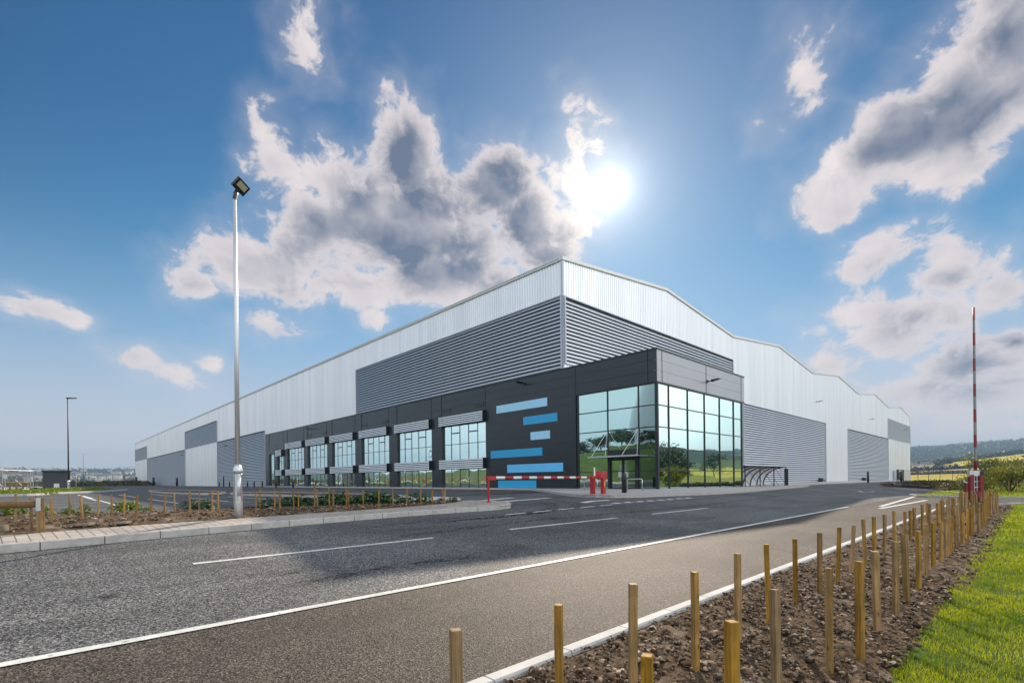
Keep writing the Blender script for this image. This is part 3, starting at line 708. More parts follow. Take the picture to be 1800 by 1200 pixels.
def hribs(axis, c0, c1, fixed, z0, z1, pitch=.335, d=.12):
    """horizontal blades, each leaning back a little, the shade between them put in as a dark backing sheet"""
    bl, bk = MB(), MB(); z = z0+.02
    def strip(m, o0, za, o1, zb):
        q = [(fixed-o0, c0, za), (fixed-o0, c1, za), (fixed-o1, c1, zb), (fixed-o1, c0, zb)] if axis == 'y' else [(c1, fixed-o0, za), (c0, fixed-o0, za), (c0, fixed-o1, zb), (c1, fixed-o1, zb)]
        m.add(q, [(3, 2, 1, 0)])
    while z+pitch*.62 < z1:
        strip(bl, .02, z-.01, d, z); strip(bl, d, z, d*.62, z+pitch*.55); strip(bl, d*.62, z+pitch*.55, .02, z+pitch*.61); z += pitch
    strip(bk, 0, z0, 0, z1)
    return bl, bk
vribs('y', CY_, YE, CX_, -.6, HE-.12).build('side_wall', M['silver'], wh)
vribs('x', CX_, XE, CY_, -1.2, lambda x: roof_z(x)-.12).build('gable_wall', M['silver'], wh)
b = MB(); b.box(CX_+.1, XE-.1, YE-.3, YE, -.6, HE-.15); b.box(XE-.3, XE, CY_+.1, YE, -1.2, HE-.15); b.build('rear_wall', M['silver'], wh)
b = MB()
for i in range(NS):
    x0 = CX_+SPAN*i; xm = x0+SPAN/2; x1 = x0+SPAN
    o = len(b.v)
    for y in (CY_-.02, YE+.02):
        b.v += [(x0, y, HE-.05), (xm, y, HR-.05), (x1, y, HE-.05), (x0, y, HE-.2), (xm, y, HR-.2), (x1, y, HE-.2)]
    b.f += [(o, o+1, o+7, o+6), (o+1, o+2, o+8, o+7), (o+3, o+9, o+10, o+4), (o+4, o+10, o+11, o+5), (o, o+3, o+4, o+1), (o+1, o+4, o+5, o+2), (o+6, o+7, o+10, o+9), (o+7, o+8, o+11, o+10), (o, o+6, o+9, o+3), (o+2, o+5, o+11, o+8)]
b.build('roof', M['greytrim'], wh)
b = MB()   # verge flashing that follows the gables
for i in range(NS):
    x0 = CX_+SPAN*i; xm = x0+SPAN/2; x1 = x0+SPAN
    for (xa, za_), (xb, zb_) in (((x0-(.14 if i == 0 else 0), HE), (xm, HR)), ((xm, HR), (x1+(.1 if i == NS-1 else 0), HE))):
        b.add([(xa, CY_-.16, za_-.20), (xb, CY_-.16, zb_-.20), (xb, CY_-.16, zb_+.10), (xa, CY_-.16, za_+.10), (xa, CY_+.3, za_-.20), (xb, CY_+.3, zb_-.20), (xb, CY_+.3, zb_+.10), (xa, CY_+.3, za_+.10)], [(0,1,2,3),(7,6,5,4),(3,2,6,7),(0,4,5,1),(0,3,7,4),(1,5,6,2)])
b.build('verge_trim', M['trim'], wh)
b = MB(); b.box(CX_-.16, CX_+.3, CY_+.302, YE+.05, HE-.20, HE+.10); b.box(CX_-.20, CX_-.162, CY_+.302, YE+.05, HE-.02, HE+.06); b.build('eaves_trim', M['trim'], wh)
b = MB(); b.box(CX_-.09, CX_+.12, CY_-.09, CY_+.12, ZP, HE-.22); b.build('corner_trim', M['greytrim'], wh)
b = MB(); b.box(XE-.12, XE+.09, CY_-.09, CY_+.12, -1.2, HE-.22); b.build('corner_trim', M['greytrim'], wh)
b = MB(); b.box(CX_-.09, CX_+.12, YE-.12, YE+.09, -.4, HE-.22); b.build('corner_trim', M['greytrim'], wh)
def panel(axis, c0, c1, z0, z1, fr=True):
    fx = (CX_ if axis == 'y' else CY_)-.06
    bl, bk = hribs(axis, c0, c1, fx, z0, z1)
    o = bl.build('ribbed_panel', M['rib'], wh); bk.build('shade_backing', M['shade_backing'], o)
    b = MB(); d = .17
    def q(a0, a1, za, zb):
        b.box(fx-d, fx+.05, a0, a1, za, zb) if axis == 'y' else b.box(a0, a1, fx-d, fx+.05, za, zb)
    q(c0-.10, c0, z0, z1); q(c1, c1+.10, z0, z1); q(c0-.10, c1+.10, z1, z1+.10)
    b.build('panel_trim', M['greytrim'], o)
    return o
panel('y', CY_+.14, 67.2, 10.9, 17.5); panel('x', CX_+.14, 68.5, 11.6, 17.45)
panel('y', 108.2, 145.9, .45, 12.0); panel('y', 146.3, 185.9, 12.1, 17.6); panel('y', 186.2, 265.2, .45, 12.05); panel('y', 265.6, 303.0, 12.1, 17.6)
panel('x', 72.0, 112.4, .1, 11.85); panel('x', 130.0, 174.3, -.4, 11.8); panel('x', 174.8, 211.5, 11.9, 17.5)

# ------------------------------------------------------------------ office block
OX, OY, OT = 32.56, 18.78, 11.05
of = empty('office_block', (OX, OY, ZP), 'dark anthracite-clad office block with glazed entrance corner and blue panels', 'office building')
bays = [(38.07, 45.66), (47.64, 55.33), (57.31, 64.93), (66.88, 74.68), (76.53, 84.37), (86.12, 94.01), (96.08, 104.04)]
YO1 = 106.15; TW = .34
def boards(b, x, y0, y1, z0, z1, t=TW, h=.80, g=.030):
    """flat cladding boards with fine horizontal joints; outer face at x"""
    z = z0
    zs = [z0]
    k_ = math.floor((z0-ZP)/h)+1
    while ZP+k_*h < z1-.05: zs.append(ZP+k_*h); k_ += 1
    zs.append(z1)
    for a, c in zip(zs, zs[1:]): b.box(x, x+t, y0, y1, a+(g if a > z0 else 0), c)
    b.box(x+.03, x+t-.02, y0+.005, y1-.005, z0+.01, z1-.02)
JW = .03
b = MB()
boards(b, OX, 26.4, 38.05, ZP, OT-.12)
b.build('feature_wall', M['anth'], of)
for (ya, yb) in bays:
    b = MB(); boards(b, OX+.02, ya+JW, yb-JW, 8.52, OT-.12); b.build('spandrel_panel', M['anth'], of)
for ya, yb in ((19.55, 26.36), (OY+.02, 19.5)):
    b = MB(); boards(b, OX, ya, yb, 8.62, OT-.12); b.build('spandrel_panel', M['anth'], of)
prs = [45.66, 55.33, 64.93, 74.68, 84.37, 94.01]
pre = [47.64, 57.31, 66.88, 76.53, 86.12, 96.08]
for ya, yb in list(zip(prs, pre))+[(104.04, YO1)]:
    b = MB(); boards(b, OX, ya, yb, ZP, OT-.12); b.build('pier', M['anth'], of)
for (ya, yb) in bays:
    for y in (ya-.012, yb-.05):
        b = MB(); b.box(OX-.025, OX+.04, y, y+.062, 8.55, OT-.12); b.build('joint_trim', M['frame'], of)
b = MB(); b.box(OX-.025, OX+.04, 26.35, 26.412, ZP, OT-.12); b.build('joint_trim', M['frame'], of)
b = MB(); b.box(OX-.05, OX+.45, OY-.05, YO1, OT-.12, OT); b.box(OX+.452, 48.45, OY-.05, OY+.45, OT-.12, OT); b.build('parapet_cap', M['frame'], of)
b = MB()
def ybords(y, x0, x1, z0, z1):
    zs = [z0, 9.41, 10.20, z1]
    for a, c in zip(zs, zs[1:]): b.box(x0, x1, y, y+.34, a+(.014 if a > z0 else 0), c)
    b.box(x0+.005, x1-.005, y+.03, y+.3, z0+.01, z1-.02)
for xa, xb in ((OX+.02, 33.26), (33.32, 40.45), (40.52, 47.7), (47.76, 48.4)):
    b = MB(); ybords(OY, xa, xb, 8.62, OT-.13); b.build('fascia_panel', M['skylit_panel'], of)
for x in (33.26, 40.45, 47.7):
    b = MB(); b.box(x, x+.06, OY-.02, OY+.1, 8.62, OT-.13); b.build('joint_trim', M['frame'], of)
b = MB()
b.box(OX-.03, 48.42, OY-.03, OY+.4, 8.50, 8.615); b.box(OX-.03, OX+.4, OY+.402, 26.36, 8.50, 8.615)
b.build('soffit_trim', M['black'], of)
# body: roof deck, rear parts, floors, inner walls
b = MB(); b.box(OX+.35, 48.3, OY+.35, 28.1, 10.5, 10.8); b.box(OX+.35, CX_, 28.1, YO1, 10.5, 10.8); b.build('roof_deck', M['greytrim'], of)
b = MB(); b.box(47.9, 48.2, OY+.4, 28.0, .2, 10.5); b.build('return_wall', M['anth'], of)
b = MB(); b.box(OX+.5, 47.8, OY+.5, 27.9, ZP+.02, ZP+.06); b.build('lobby_floor', M['floorin'], of)
b = MB(); b.box(OX+.5, 47.8, 27.5, 27.8, ZP+.06, 10.4); b.box(OX+.55, OX+7.2, 26.6, 26.9, ZP+.06, 10.4); b.box(39.2, 40.0, 22.5, 23.3, ZP+.06, 10.4)
b.build('lobby_wall', M['interior'], of)
b = MB(); b.box(34.2, 37.2, 24.6, 25.3, ZP+.06, 1.7); b.build('reception_desk', M['white'], of)
for (x, y, z) in ((35.2, 21.2, 3.5), (35.4, 23.6, 5.8), (36.4, 20.4, 6.3), (41, 21, 6.2), (44, 22, 6.2)):
    b = MB(); b.tube([(x, y, z), (x, y, z-.16), (x, y, z-.55)], [.05, .09, .27], 14, False); b.tube([(x, y, z), (x, y, 10.5)], .012, 5)
    b.build('pendant_lamp', M['white'], of)
# entrance glazing: two faces of a curtain wall
rows = [.62, 2.07, 3.72, 5.30, 6.92, 8.50]
cy = [26.2, 23.2, 20.4, OY+.06]; cxs = [OX+.06, 34.34, 37.31, 40.25, 43.16, 46.12, 47.95]
def curtain(face):
    root = MB(); mw = .07
    cs_ = cy if face == 'x' else cxs
    for i, c in enumerate(cs_):
        w = mw if 0 < i < len(cs_)-1 else .14
        root.box(OX+.02, OX+.20, c-w/2, c+w/2, ZP, 8.50) if face == 'x' else root.box(c-w/2, c+w/2, OY+.02, OY+.20, ZP, 8.50)
    for z in rows:
        for a, c in zip(cs_, cs_[1:]):
            lo, hi = min(a, c)+.04, max(a, c)-.04
            if face == 'x' and z == rows[0] and lo > 20 and hi < 23.4: continue
            root.box(OX+.035, OX+.19, lo, hi, z-.035, z+.035) if face == 'x' else root.box(lo, hi, OY+.035, OY+.19, z-.035, z+.035)
    fr = root.build('curtain_wall', M['frame'], of)
    for z0, z1 in zip(rows, rows[1:]):
        for a, c in zip(cs_, cs_[1:]):
            b = MB(); lo, hi = min(a, c), max(a, c); t = random.uniform(-.004, .004); u = random.uniform(-.004, .004)
            if face == 'x':
                if lo > 20 and hi < 23.4 and z0 < 3: continue
                b.quad((OX+.09+t, lo, z0), (OX+.09-t, hi, z0), (OX+.09-t+u, hi, z1), (OX+.09+t+u, lo, z1))
            else: b.quad((hi, OY+.09+t, z0), (lo, OY+.09-t, z0), (lo, OY+.09-t+u, z1), (hi, OY+.09+t+u, z1))
            b.build('pane', M['glass2'], fr)
    return fr
curtain('x'); curtain('y')
# entrance doors in their dark portal
b = MB(); b.box(OX-.02, OX+.3, 20.44, 20.62, ZP, 3.68); b.box(OX-.02, OX+.3, 22.98, 23.16, ZP, 3.68); b.box(OX-.02, OX+.3, 20.62, 22.98, 3.05, 3.68)
portal = b.build('door_portal', M['frame'], of)
for y0, y1 in ((20.66, 21.78), (21.82, 22.94)):
    b = MB()
    for a, c in ((y0, y0+.09), (y1-.09, y1)): b.box(OX+.06, OX+.12, a, c, ZP+.03, 3.02)
    for a, c in ((ZP+.03, ZP+.22), (2.92, 3.02)): b.box(OX+.065, OX+.115, y0+.09, y1-.09, a, c)
    dr = b.build('door', M['frame'], of)
    b = MB(); b.quad((OX+.09, y0+.09, ZP+.22), (OX+.09, y1-.09, ZP+.22), (OX+.09, y1-.09, 2.92), (OX+.09, y0+.09, 2.92)); b.build('pane', M['glass2'], dr)
    b = MB(); yh = y1-.2 if y0 < 21 else y0+.2; b.tube([(OX-.02, yh, 1.2), (OX-.02, yh, 2.6)], .018, 8); b.build('handle', M['steel'], dr)
    b = MB(); yn = y1-.42 if y0 < 21 else y0+.12; b.box(OX+.045, OX+.058, yn, yn+.3, 1.62, 2.05); nt = b.build('notice', M['white'], dr)
b = MB(); b.box(31.1, OX-.02, 19.6, 24.0, 3.17, 3.22); b.box(31.06, 31.1, 19.58, 24.02, 3.14, 3.25)
cn = b.build('canopy', M['steel'], of)
for y in (20.4, 23.2):
    for dy in (-.75, .75):
        b = MB(); b.tube([(31.3, y+dy*.9, 3.2), (OX, y, 5.25)], .022, 6); b.build('tie_rod', M['steel'], cn)
# blue panels of the feature wall
bl = [(29.6, 36.35, 8.03, 8.78, 'blue1'), (28.42, 32.62, 6.57, 7.31, 'blue2'), (29.30, 31.69, 5.12, 5.84, 'blue1'), (30.25, 37.28, 3.65, 4.38, 'blue2'), (27.83, 34.88, 2.18, 2.94, 'blue3'), (31.04, 36.22, .72, 1.43, 'blue2')]
for y0, y1, z0, z1, c in bl:
    b = MB(); b.box(OX-.03, OX+.01, y0, y1, z0, z1)
    o = b.build('accent_panel', M[c], of); o['label'] = {'blue1': 'pale blue strip panel', 'blue2': 'deep blue strip panel', 'blue3': 'bright blue strip panel'}[c]
# windows and louvres of the bays
def window(y0, y1, z0, z1, n, tr, tops):
    b = MB(); xr = OX+.20; xf = xr+.07
    b.box(xr, xf, y0, y0+.05, z0, z1); b.box(xr, xf, y1-.05, y1, z0, z1)
    b.box(xr+.003, xf-.003, y0+.05, y1-.05, z0, z0+.05); b.box(xr+.003, xf-.003, y0+.05, y1-.05, z1-.05, z1)
    w = (y1-y0)/n
    for i in range(1, n): b.box(xr+.003, xf-.003, y0+w*i-.03, y0+w*i+.03, z0+.05, z1-.05)
    if tr: b.box(xr+.006, xf-.006, y0+.05, y1-.05, tr-.03, tr+.03)
    for i in tops: b.box(xr-.004, xf-.008, y0+w*i+.03, y0+w*(i+1)-.03, z1-.92, z1-.80)
    fr = b.build('window', M['frame'], of)
    b = MB()
    for i in range(n):
        zz = [z0, tr, z1] if tr else [z0, z1]
        for a, c in zip(zz, zz[1:]):
            t = random.uniform(-.006, .006); u = random.uniform(-.006, .006); X = xr+.04
            b.quad((X+t, y0+w*i, a), (X-t, y0+w*(i+1), a), (X-t+u, y0+w*(i+1), c), (X+t+u, y0+w*i, c))
    b.build('pane', M['glass'], fr)
def louvre(y0, y1, z0, z1, n=5):
    b = MB()
    for i in range(n):
        z = z0+(z1-z0)*(i+.5)/n; h = (z1-z0)/n*.27
        # a blade: nose outwards, tilted
        b.add([(OX-.42, y0, z-h), (OX-.42, y1, z-h), (OX-.40, y1, z+h), (OX-.40, y0, z+h), (OX-.16, y0, z+h*1.3), (OX-.16, y1, z+h*1.3), (OX-.16, y0, z+h*.7), (OX-.16, y1, z+h*.7)],
              [(0,3,2,1), (3,4,5,2), (4,6,7,5), (6,0,1,7), (0,6,4,3), (1,2,5,7)])
    lv = b.build('sun_louvre', M['louvre'], of)
    for y in (y0+.02, (y0+y1)/2, y1-.08):
        b = MB(); b.box(OX-.155, OX+.1, y, y+.06, z0, z1); b.build('bracket', M['black'], lv)
    b = MB(); b.box(OX-.41, OX+.0, y0-.06, y0-.005, z0-.02, z1+.02); b.build('end_plate', M['black'], lv)
for i, (ya, yb) in enumerate(bays):
    if i < 6:
        window(ya, yb, 3.72, 7.50, 5, 5.42, (1, 3)); window(ya, yb, ZP+.03, 2.72, 5, None, ())
        louvre(ya, yb, 7.46, 8.52); louvre(ya, yb, 2.70, 3.76)
    else:
        window(ya, 99.3, 3.72, 6.3, 2, 5.0, (1,)); window(ya, 99.3, ZP+.03, 2.72, 2, None, ()); louvre(ya, 99.3, 6.35, 7.5, 5); louvre(ya, 99.3, 2.70, 3.76)
        b = MB(); boards(b, OX, 99.32, 101.2, ZP, 8.5); b.build('pier', M['anth'], of)
        b = MB(); boards(b, OX+.02, ya+.02, 99.3, 7.52, 8.5); b.build('spandrel_panel', M['anth'], of)
        window(101.22, 104.02, ZP+.03, 6.9, 1, 3.6, ()); b = MB(); boards(b, OX+.02, 101.22, 104.02, 6.92, 8.5); b.build('spandrel_panel', M['anth'], of)
    b = MB(); b.box(OX+.28, CX_-.06, ya, yb, 2.74, 3.70); b.build('floor_edge', M['black'], of)
    b = MB(); b.box(OX+.30, CX_-.06, ya, yb, 7.52, 8.5); b.build('floor_edge', M['black'], of)
    if i in (0, 2, 4):
        for y0 in (ya+.25, yb-1.75):
            b = MB(); b.box(OX-.02, OX+.03, y0, y0+1.4, 9.02, 9.42); b.build('vent', M['black'], of)
# dim rooms behind the glass so that the panes have something to show
b = MB(); b.box(CX_-.05, CX_-.055+.0049, 38, 104, ZP, 8.5); b.build('blind', M['interior'], of)

# ------------------------------------------------------------------ lamps fixed on the walls
def wall_light(x, y, z, n, label):
    n = Vector(n); s = Vector((-n.y, n.x, 0))
    r = empty('wall_light', (x, y, z), label, 'wall light', 'flood lights on the facades'); P0 = Vector((x, y, z))
    b = MB(); b.bar(P0+n*.0, P0+n*.10, .16, .2); b.bar(P0+n*.10, P0+n*.55-Vector((0, 0, .06)), .07, .07); b.build('bracket', M['black'], r)
    b = MB(); a = P0+n*.42; c = P0+n*1.05+Vector((0, 0, .10)); w = s*.24; u = Vector((0, 0, .07))
    vs = [a-w-u*.6, a+w-u*.6, c+w-u*.4, c-w-u*.4, a-w+u, a+w+u, c+w*.8+u*.1, c-w*.8+u*.1]
    b.add(vs, [(0,3,2,1), (4,5,6,7), (0,1,5,4), (1,2,6,5), (2,3,7,6), (3,0,4,7)]); b.build('lamp_head', M['black'], r)
wall_light(OX, 32.42, 10.42, (-1, 0, 0), 'black flood light on the dark wall above the blue panels')
wall_light(OX, 82.8, 10.3, (-1, 0, 0), 'black flood light on the office spandrel above the fifth window bay')
wall_light(40.68, OY, 9.6, (0, -1, 0), 'black flood light on the pale fascia above the glazed corner')
wall_light(CX_-.2, 136.2, 10.5, (-1, 0, 0), 'small flood light on the dark ribbed panel beside the lamp post')
wall_light(CX_-.2, 188.9, 10.5, (-1, 0, 0), 'small flood light at the near end of the long pale ribbed panel')
wall_light(CX_-.2, 240.5, 10.5, (-1, 0, 0), 'small flood light high on the long pale ribbed panel')
wall_light(CX_-.1, 292., 10.4, (-1, 0, 0), 'small flood light at the far end of the warehouse side')
wall_light(106.75, CY_-.1, 15.57, (0, -1, 0), 'flood light on the silver gable above the large ribbed panel')
wall_light(151.7, CY_-.1, 15.57, (0, -1, 0), 'flood light on the silver gable between the two far ribbed panels')
wall_light(200., CY_-.2, 15.9, (0, -1, 0), 'flood light on the small high ribbed panel at the gable end')
for x, z, lb in ((108., .75, 'small black cowl low on the large gable panel'), (143.2, .6, 'small black cowl low on the far gable panel')):
    b = MB(); y = CY_-.14
    b.add([(x-.85, y, z-.35), (x+.75, y, z-.35), (x+.75, y, z+.1), (x-.2, y, z+.45), (x-.85, y, z-.1), (x-.85, y-.8, z-.35), (x+.6, y-.8, z-.35), (x+.6, y-.8, z-.05), (x-.2, y-.7, z+.2), (x-.85, y-.8, z-.25)],
          [(0,1,2,3,4), (9,8,7,6,5), (0,5,6,1), (1,6,7,2), (2,7,8,3), (3,8,9,4), (4,9,5,0)])
    tag(b.build('vent_cowl', M['black']), lb, 'vent', 'black cowls on the gable')
# ------------------------------------------------------------------ lamp posts
def lamp_post(x, y, label, H=8.95, r0=.10, head='flood', aim=(1, 0)):
    z = gz(x, y)+.05; g = 'lamp posts'
    r = empty('lamp_post', (x, y, z), label, 'lamp post', g); PM = M['galv'] if head == 'flood' else M['greypole']
    b = MB(); b.tube([(x, y, z-.3), (x, y, z+.52), (x, y, z+1.22)], [r0, r0, r0], 20); b.tube([(x, y, z+1.22), (x, y, z+1.28), (x, y, z+1.36), (x, y, z+1.43)], [r0*1.18, r0*1.2, r0*.95, r0*.66], 20)
    b.box(x-.045, x+.045, y-r0-.006, y-r0+.02, z+.62, z+1.1); base = b.build('base_compartment', M['galv'], r, True)
    b = MB(); b.tube([(x, y, z+.5), (x, y, z+1.19)], r0+.003, 20, False); b.build('sleeve', M['steel'], base, True)
    b = MB(); b.tube([(x, y, z+1.42), (x, y, z+H*.55), (x, y, z+H)], [r0*.62, r0*.5, r0*.38], 16); b.build('pole', PM, r, True)
    if head == 'flood':
        top = Vector((x, y, z+H)); fwd = Vector((.30, -.50, -.55)).normalized(); side = Vector((.84, .52, -.26)); side = (side-fwd*side.dot(fwd)).normalized(); u = side.cross(fwd)*-1
        c = top+Vector((.16, .06, .30))
        b = MB(); b.tube([top-Vector((0, 0, .12)), top+Vector((.02, 0, .03)), c-u*.12], [.05, .055, .045], 10); b.build('knuckle', M['black'], r)
        def slab(b, c, w, h, t):
            vs = [c+side*sx*w+u*sy*h+fwd*sz*t for sz in (-1, 1) for sx, sy in ((-1, -1), (1, -1), (1, 1), (-1, 1))]
            b.add(vs, [(0,3,2,1), (4,5,6,7), (0,1,5,4), (1,2,6,5), (2,3,7,6), (3,0,4,7)])
        b = MB(); slab(b, c, .21, .145, .035)
        for i in range(6): slab(b, c-fwd*.05+side*(.06*i-.15), .008, .13, .03)
        hd = b.build('lamp_head', M['black'], r)
        b = MB(); slab(b, c+fwd*.036+u*.03, .15, .075, .003); b.build('lens', M['led'], hd)
    else:
        d = Vector((aim[0], aim[1], 0)).normalized(); top = Vector((x, y, z+H))
        b = MB(); b.bar(top-d*.1-Vector((0, 0, .02)), top+d*1.15, .30, .11); b.bar(top-d*.1+Vector((0, 0, .055)), top+d*.6+Vector((0, 0, .055)), .22, .06); b.build('lamp_head', M['black'], r)
    return r
lamp_post(3.68, 14.22, 'tall galvanised lamp post with a tilted black flood head beside the block pavement', 8.45)
lamp_post(2.6, 92., 'dark lamp post with a flat arm beside the grey cabin', 12.8, .15, 'arm', (.75, -.65))
lamp_post(-24., 300., 'distant lamp post above the left fence', 21, .22, 'arm', (.75, -.65))
lamp_post(19., 420., 'thin distant lamp post above the roof of the grey cabin', 20, .22, 'arm', (.75, -.65))

# ------------------------------------------------------------------ barriers
def striped(p0, p1, a, b_, n, taper, white, parent):
    """one continuous boom of square section whose bands change paint"""
    p0 = Vector(p0); p1 = Vector(p1); V = []; Fq = []; mi = []
    for i in range(n+1):
        c = p0+(p1-p0)*(i/n); t = 1-taper*i/n
        V += [tuple(c+a*sx*t+b_*sy*t) for sx, sy in ((-1, -1), (1, -1), (1, 1), (-1, 1))]
        if i < n:
            for k_ in range(4): Fq.append((4*i+k_, 4*i+(k_+1) % 4, 4*i+4+(k_+1) % 4, 4*i+4+k_)); mi.append(i % 2)
    Fq += [(3, 2, 1, 0), (4*n, 4*n+1, 4*n+2, 4*n+3)]; mi += [0, (n-1) % 2]
    o = np_mesh('boom', V, Fq, [M['backlit_red'] if white is M['backlit_white'] else M['red'], white], parent, mi=mi)
    bm = bmesh.new(); bm.from_mesh(o.data); bmesh.ops.recalc_face_normals(bm, faces=bm.faces[:]); bm.to_mesh(o.data); bm.free(); return o
zb = .69
r = empty('barrier', (21.5, 16.3, zb), 'lowered red and white barrier across the entrance', 'barrier', 'red and white boom barriers')
A = Vector((21.0, 16.0, zb+.92)); Bv = Vector((12.5, 14.6, zb+.945))
dd_ = (Bv-A).normalized(); striped(A, Bv, dd_.cross(Vector((0, 0, 1))).normalized()*.03, Vector((0, 0, .0575)), 15, 0., M['white'], r)
b = MB(); b.tube([(12.61, 14.61, zb-.1), (12.61, 14.61, zb+.9)], .042, 12); b.bar((12.51, 14.59, zb+.92), (12.98, 14.67, zb+.92), .12, .14); b.box(12.52, 12.7, 14.52, 14.7, zb-.01, zb+.02); b.build('rest_post', M['red'], r)
for px_, py_ in ((21.46, 16.28), (21.72, 15.78)):
    b = MB(); b.box(px_-.11, px_+.11, py_-.09, py_+.09, zb, zb+.88); b.box(px_-.16, px_+.16, py_-.13, py_+.13, zb, zb+.03); b.build('post', M['red'], r)
b = MB(); b.bar((21.0, 16.0, zb+.93), (22.2, 16.2, zb+.97), .09, .14); b.add([(21.7, 15.9, zb+.9), (22.45, 16.1, zb+.78), (22.55, 16.1, zb+1.25), (21.85, 15.95, zb+1.25), (21.62, 16.3, zb+.9), (22.37, 16.5, zb+.78), (22.47, 16.5, zb+1.25), (21.77, 16.35, zb+1.25)], [(0,1,2,3), (7,6,5,4), (0,4,5,1), (1,5,6,2), (2,6,7,3), (3,7,4,0)])
b.build('pivot_housing', M['red'], r)
b = MB(); b.box(21.2, 21.3, 15.98, 16.01, zb+1.0, zb+1.45); b.build('upright_plate', M['white'], r)
b = MB(); b.box(21.68, 21.76, 15.675, 15.688, zb+.45, zb+.70); b.build('warning_plate', M['yellow'], r)
# the raised one on the right
zb = gz(37.7, 2.1)
r = empty('barrier', (37.7, 2.1, zb), 'raised red and white barrier standing upright behind the crowded stakes', 'barrier', 'red and white boom barriers')
d = Vector((.69, -.72, 0)); p = Vector((37.75, 2.15, zb))
def vbar(b, c, z0, z1, w, t):
    n = Vector((-d.y, d.x, 0)); vs = [c+d*sx*w/2+n*sy*t/2+Vector((0, 0, z)) for z in (z0, z1) for sx, sy in ((-1, -1), (1, -1), (1, 1), (-1, 1))]
    b.add(vs, [(0,3,2,1), (4,5,6,7), (0,1,5,4), (1,2,6,5), (2,3,7,6), (3,0,4,7)])
zz0, zz1, nb = 1.62, 10.85, 13
striped(p+Vector((0, 0, zz0)), p+Vector((0, 0, zz1)), d*.0675, Vector((-d.y, d.x, 0))*.035, nb, .3, M['backlit_white'], r)
for s in (-.26, .26):
    b = MB(); vbar(b, p+d*s, -.05, 1.52, .19, .2); b.build('post', M['backlit_red'], r)
b = MB(); vbar(b, p, 1.45, 1.75, .34, .12); vbar(b, p+d*-.3, 1.42, 1.78, .16, .16); b.build('counterweight', M['galv'], r)
b = MB(); vbar(b, p, .25, .62, .34, .14); b.build('cross_plate', M['backlit_red'], r)
b = MB()
for s in (-.09, .07): vbar(b, p+d*s, .6, 1.45, .025, .04)
vbar(b, p, .82, .86, .34, .05); vbar(b, p, 1.12, 1.16, .34, .05); b.build('linkage', M['galv'], r)
q = Vector((44.8, 3.0, gz(44.8, 3)))
b = MB(); vbar(b, q, 0, .98, .15, .15); o = b.build('rest_post', M['backlit_red'], r)
b = MB(); vbar(b, q, .98, 1.04, .3, .1); vbar(b, q-d*.17, 1.0, 1.2, .04, .06); vbar(b, q+d*.17, 1.0, 1.2, .04, .06); b.build('fork', M['galv'], o)
b = MB(); q = Vector((54.5, 3.0, 0)); vbar(b, q, .62, 1.75, .95, .12); vbar(b, q-d*.35, -.1, .62, .08, .08); vbar(b, q+d*.35, -.1, .62, .08, .08)
tag(b.build('notice_board', M['dgreen']), 'dark green board standing behind the raised barrier', 'board')

# ------------------------------------------------------------------ bike shelter
zs = ZP+.0
SX = (48.9, 52.7, 56.6, 60.4); YF, YB, HT = 18.95, 21.4, 2.15
r = empty('bike_shelter', (54.6, 20.2, .40), 'black-framed curved cycle shelter beside the glazed corner', 'bike shelter'); z = .41
def arc(x):
    return [(x, YB-(YB-YF)*(1-math.cos(t)), z+(HT)*math.sin(t)**.9) for t in [math.pi/2*i/14 for i in range(15)]]
for x in SX+(SX[3]+.0,)[:0]:
    b = MB(); b.tube([(x, YF, z-.1), (x, YF, z+HT)], .055, 8); b.build('post', M['black'], r)
for x in (48.9, 50.8, 52.7, 54.6, 56.6, 58.5, 60.4):
    b = MB(); b.tube(arc(x), .055, 8); b.build('hoop', M['black'], r)
b = MB()
for i in range(3):
    b.tube([(SX[i]+.4, YF, z+HT-.1), (SX[i+1], YF, z+.05)], .02, 6)
    b.tube([(SX[i]+.0, YF, z+.9), (SX[i]+1.6, YF, z+.05)], .02, 6)
b.tube([(SX[0]-.2, YF, z+HT+.03), (SX[3]+.25, YF, z+HT+.03)], .05, 8); b.tube([(SX[0], YF+.02, z+.22), (SX[3], YF+.02, z+.22)], .02, 6)
b.build('brace', M['black'], r)
b = MB(); o = 0; xa, xb = 48.7, 60.6; pa = [(q[1]+.05, q[2]+.04) for q in arc(0)]
for y, zz in pa: b.v += [(xa, y, zz), (xb, y, zz)]
for i in range(len(pa)-1): b.f.append((2*i, 2*i+1, 2*i+3, 2*i+2))
b.build('canopy_sheet', M['poly'], r, True)
b = MB(); b.box(60.62, 60.82, YF-.1, YF+.25, z, z+1.95); b.build('end_panel', M['black'], r)
sp = empty('cycle_stand', (49.8, 20.1, z), 'steel hoop cycle stand under the curved shelter', 'cycle stand', 'hoops under the cycle shelter')
b = MB(); x, y = 49.8, 20.1
b.tube([(x, y-.38, z), (x, y-.38, z+.62), (x, y-.30, z+.74), (x, y-.2, z+.78), (x, y+.2, z+.78), (x, y+.30, z+.74), (x, y+.38, z+.62), (x, y+.38, z)], .025, 8); hoop = b.build('hoop', M['steel'], sp, True)
for i in range(1, 8):
    c = sp.copy(); C.objects.link(c); c.location = (49.8+1.3*i, 20.1, z)
    h2 = hoop.copy(); C.objects.link(h2); h2.parent = c

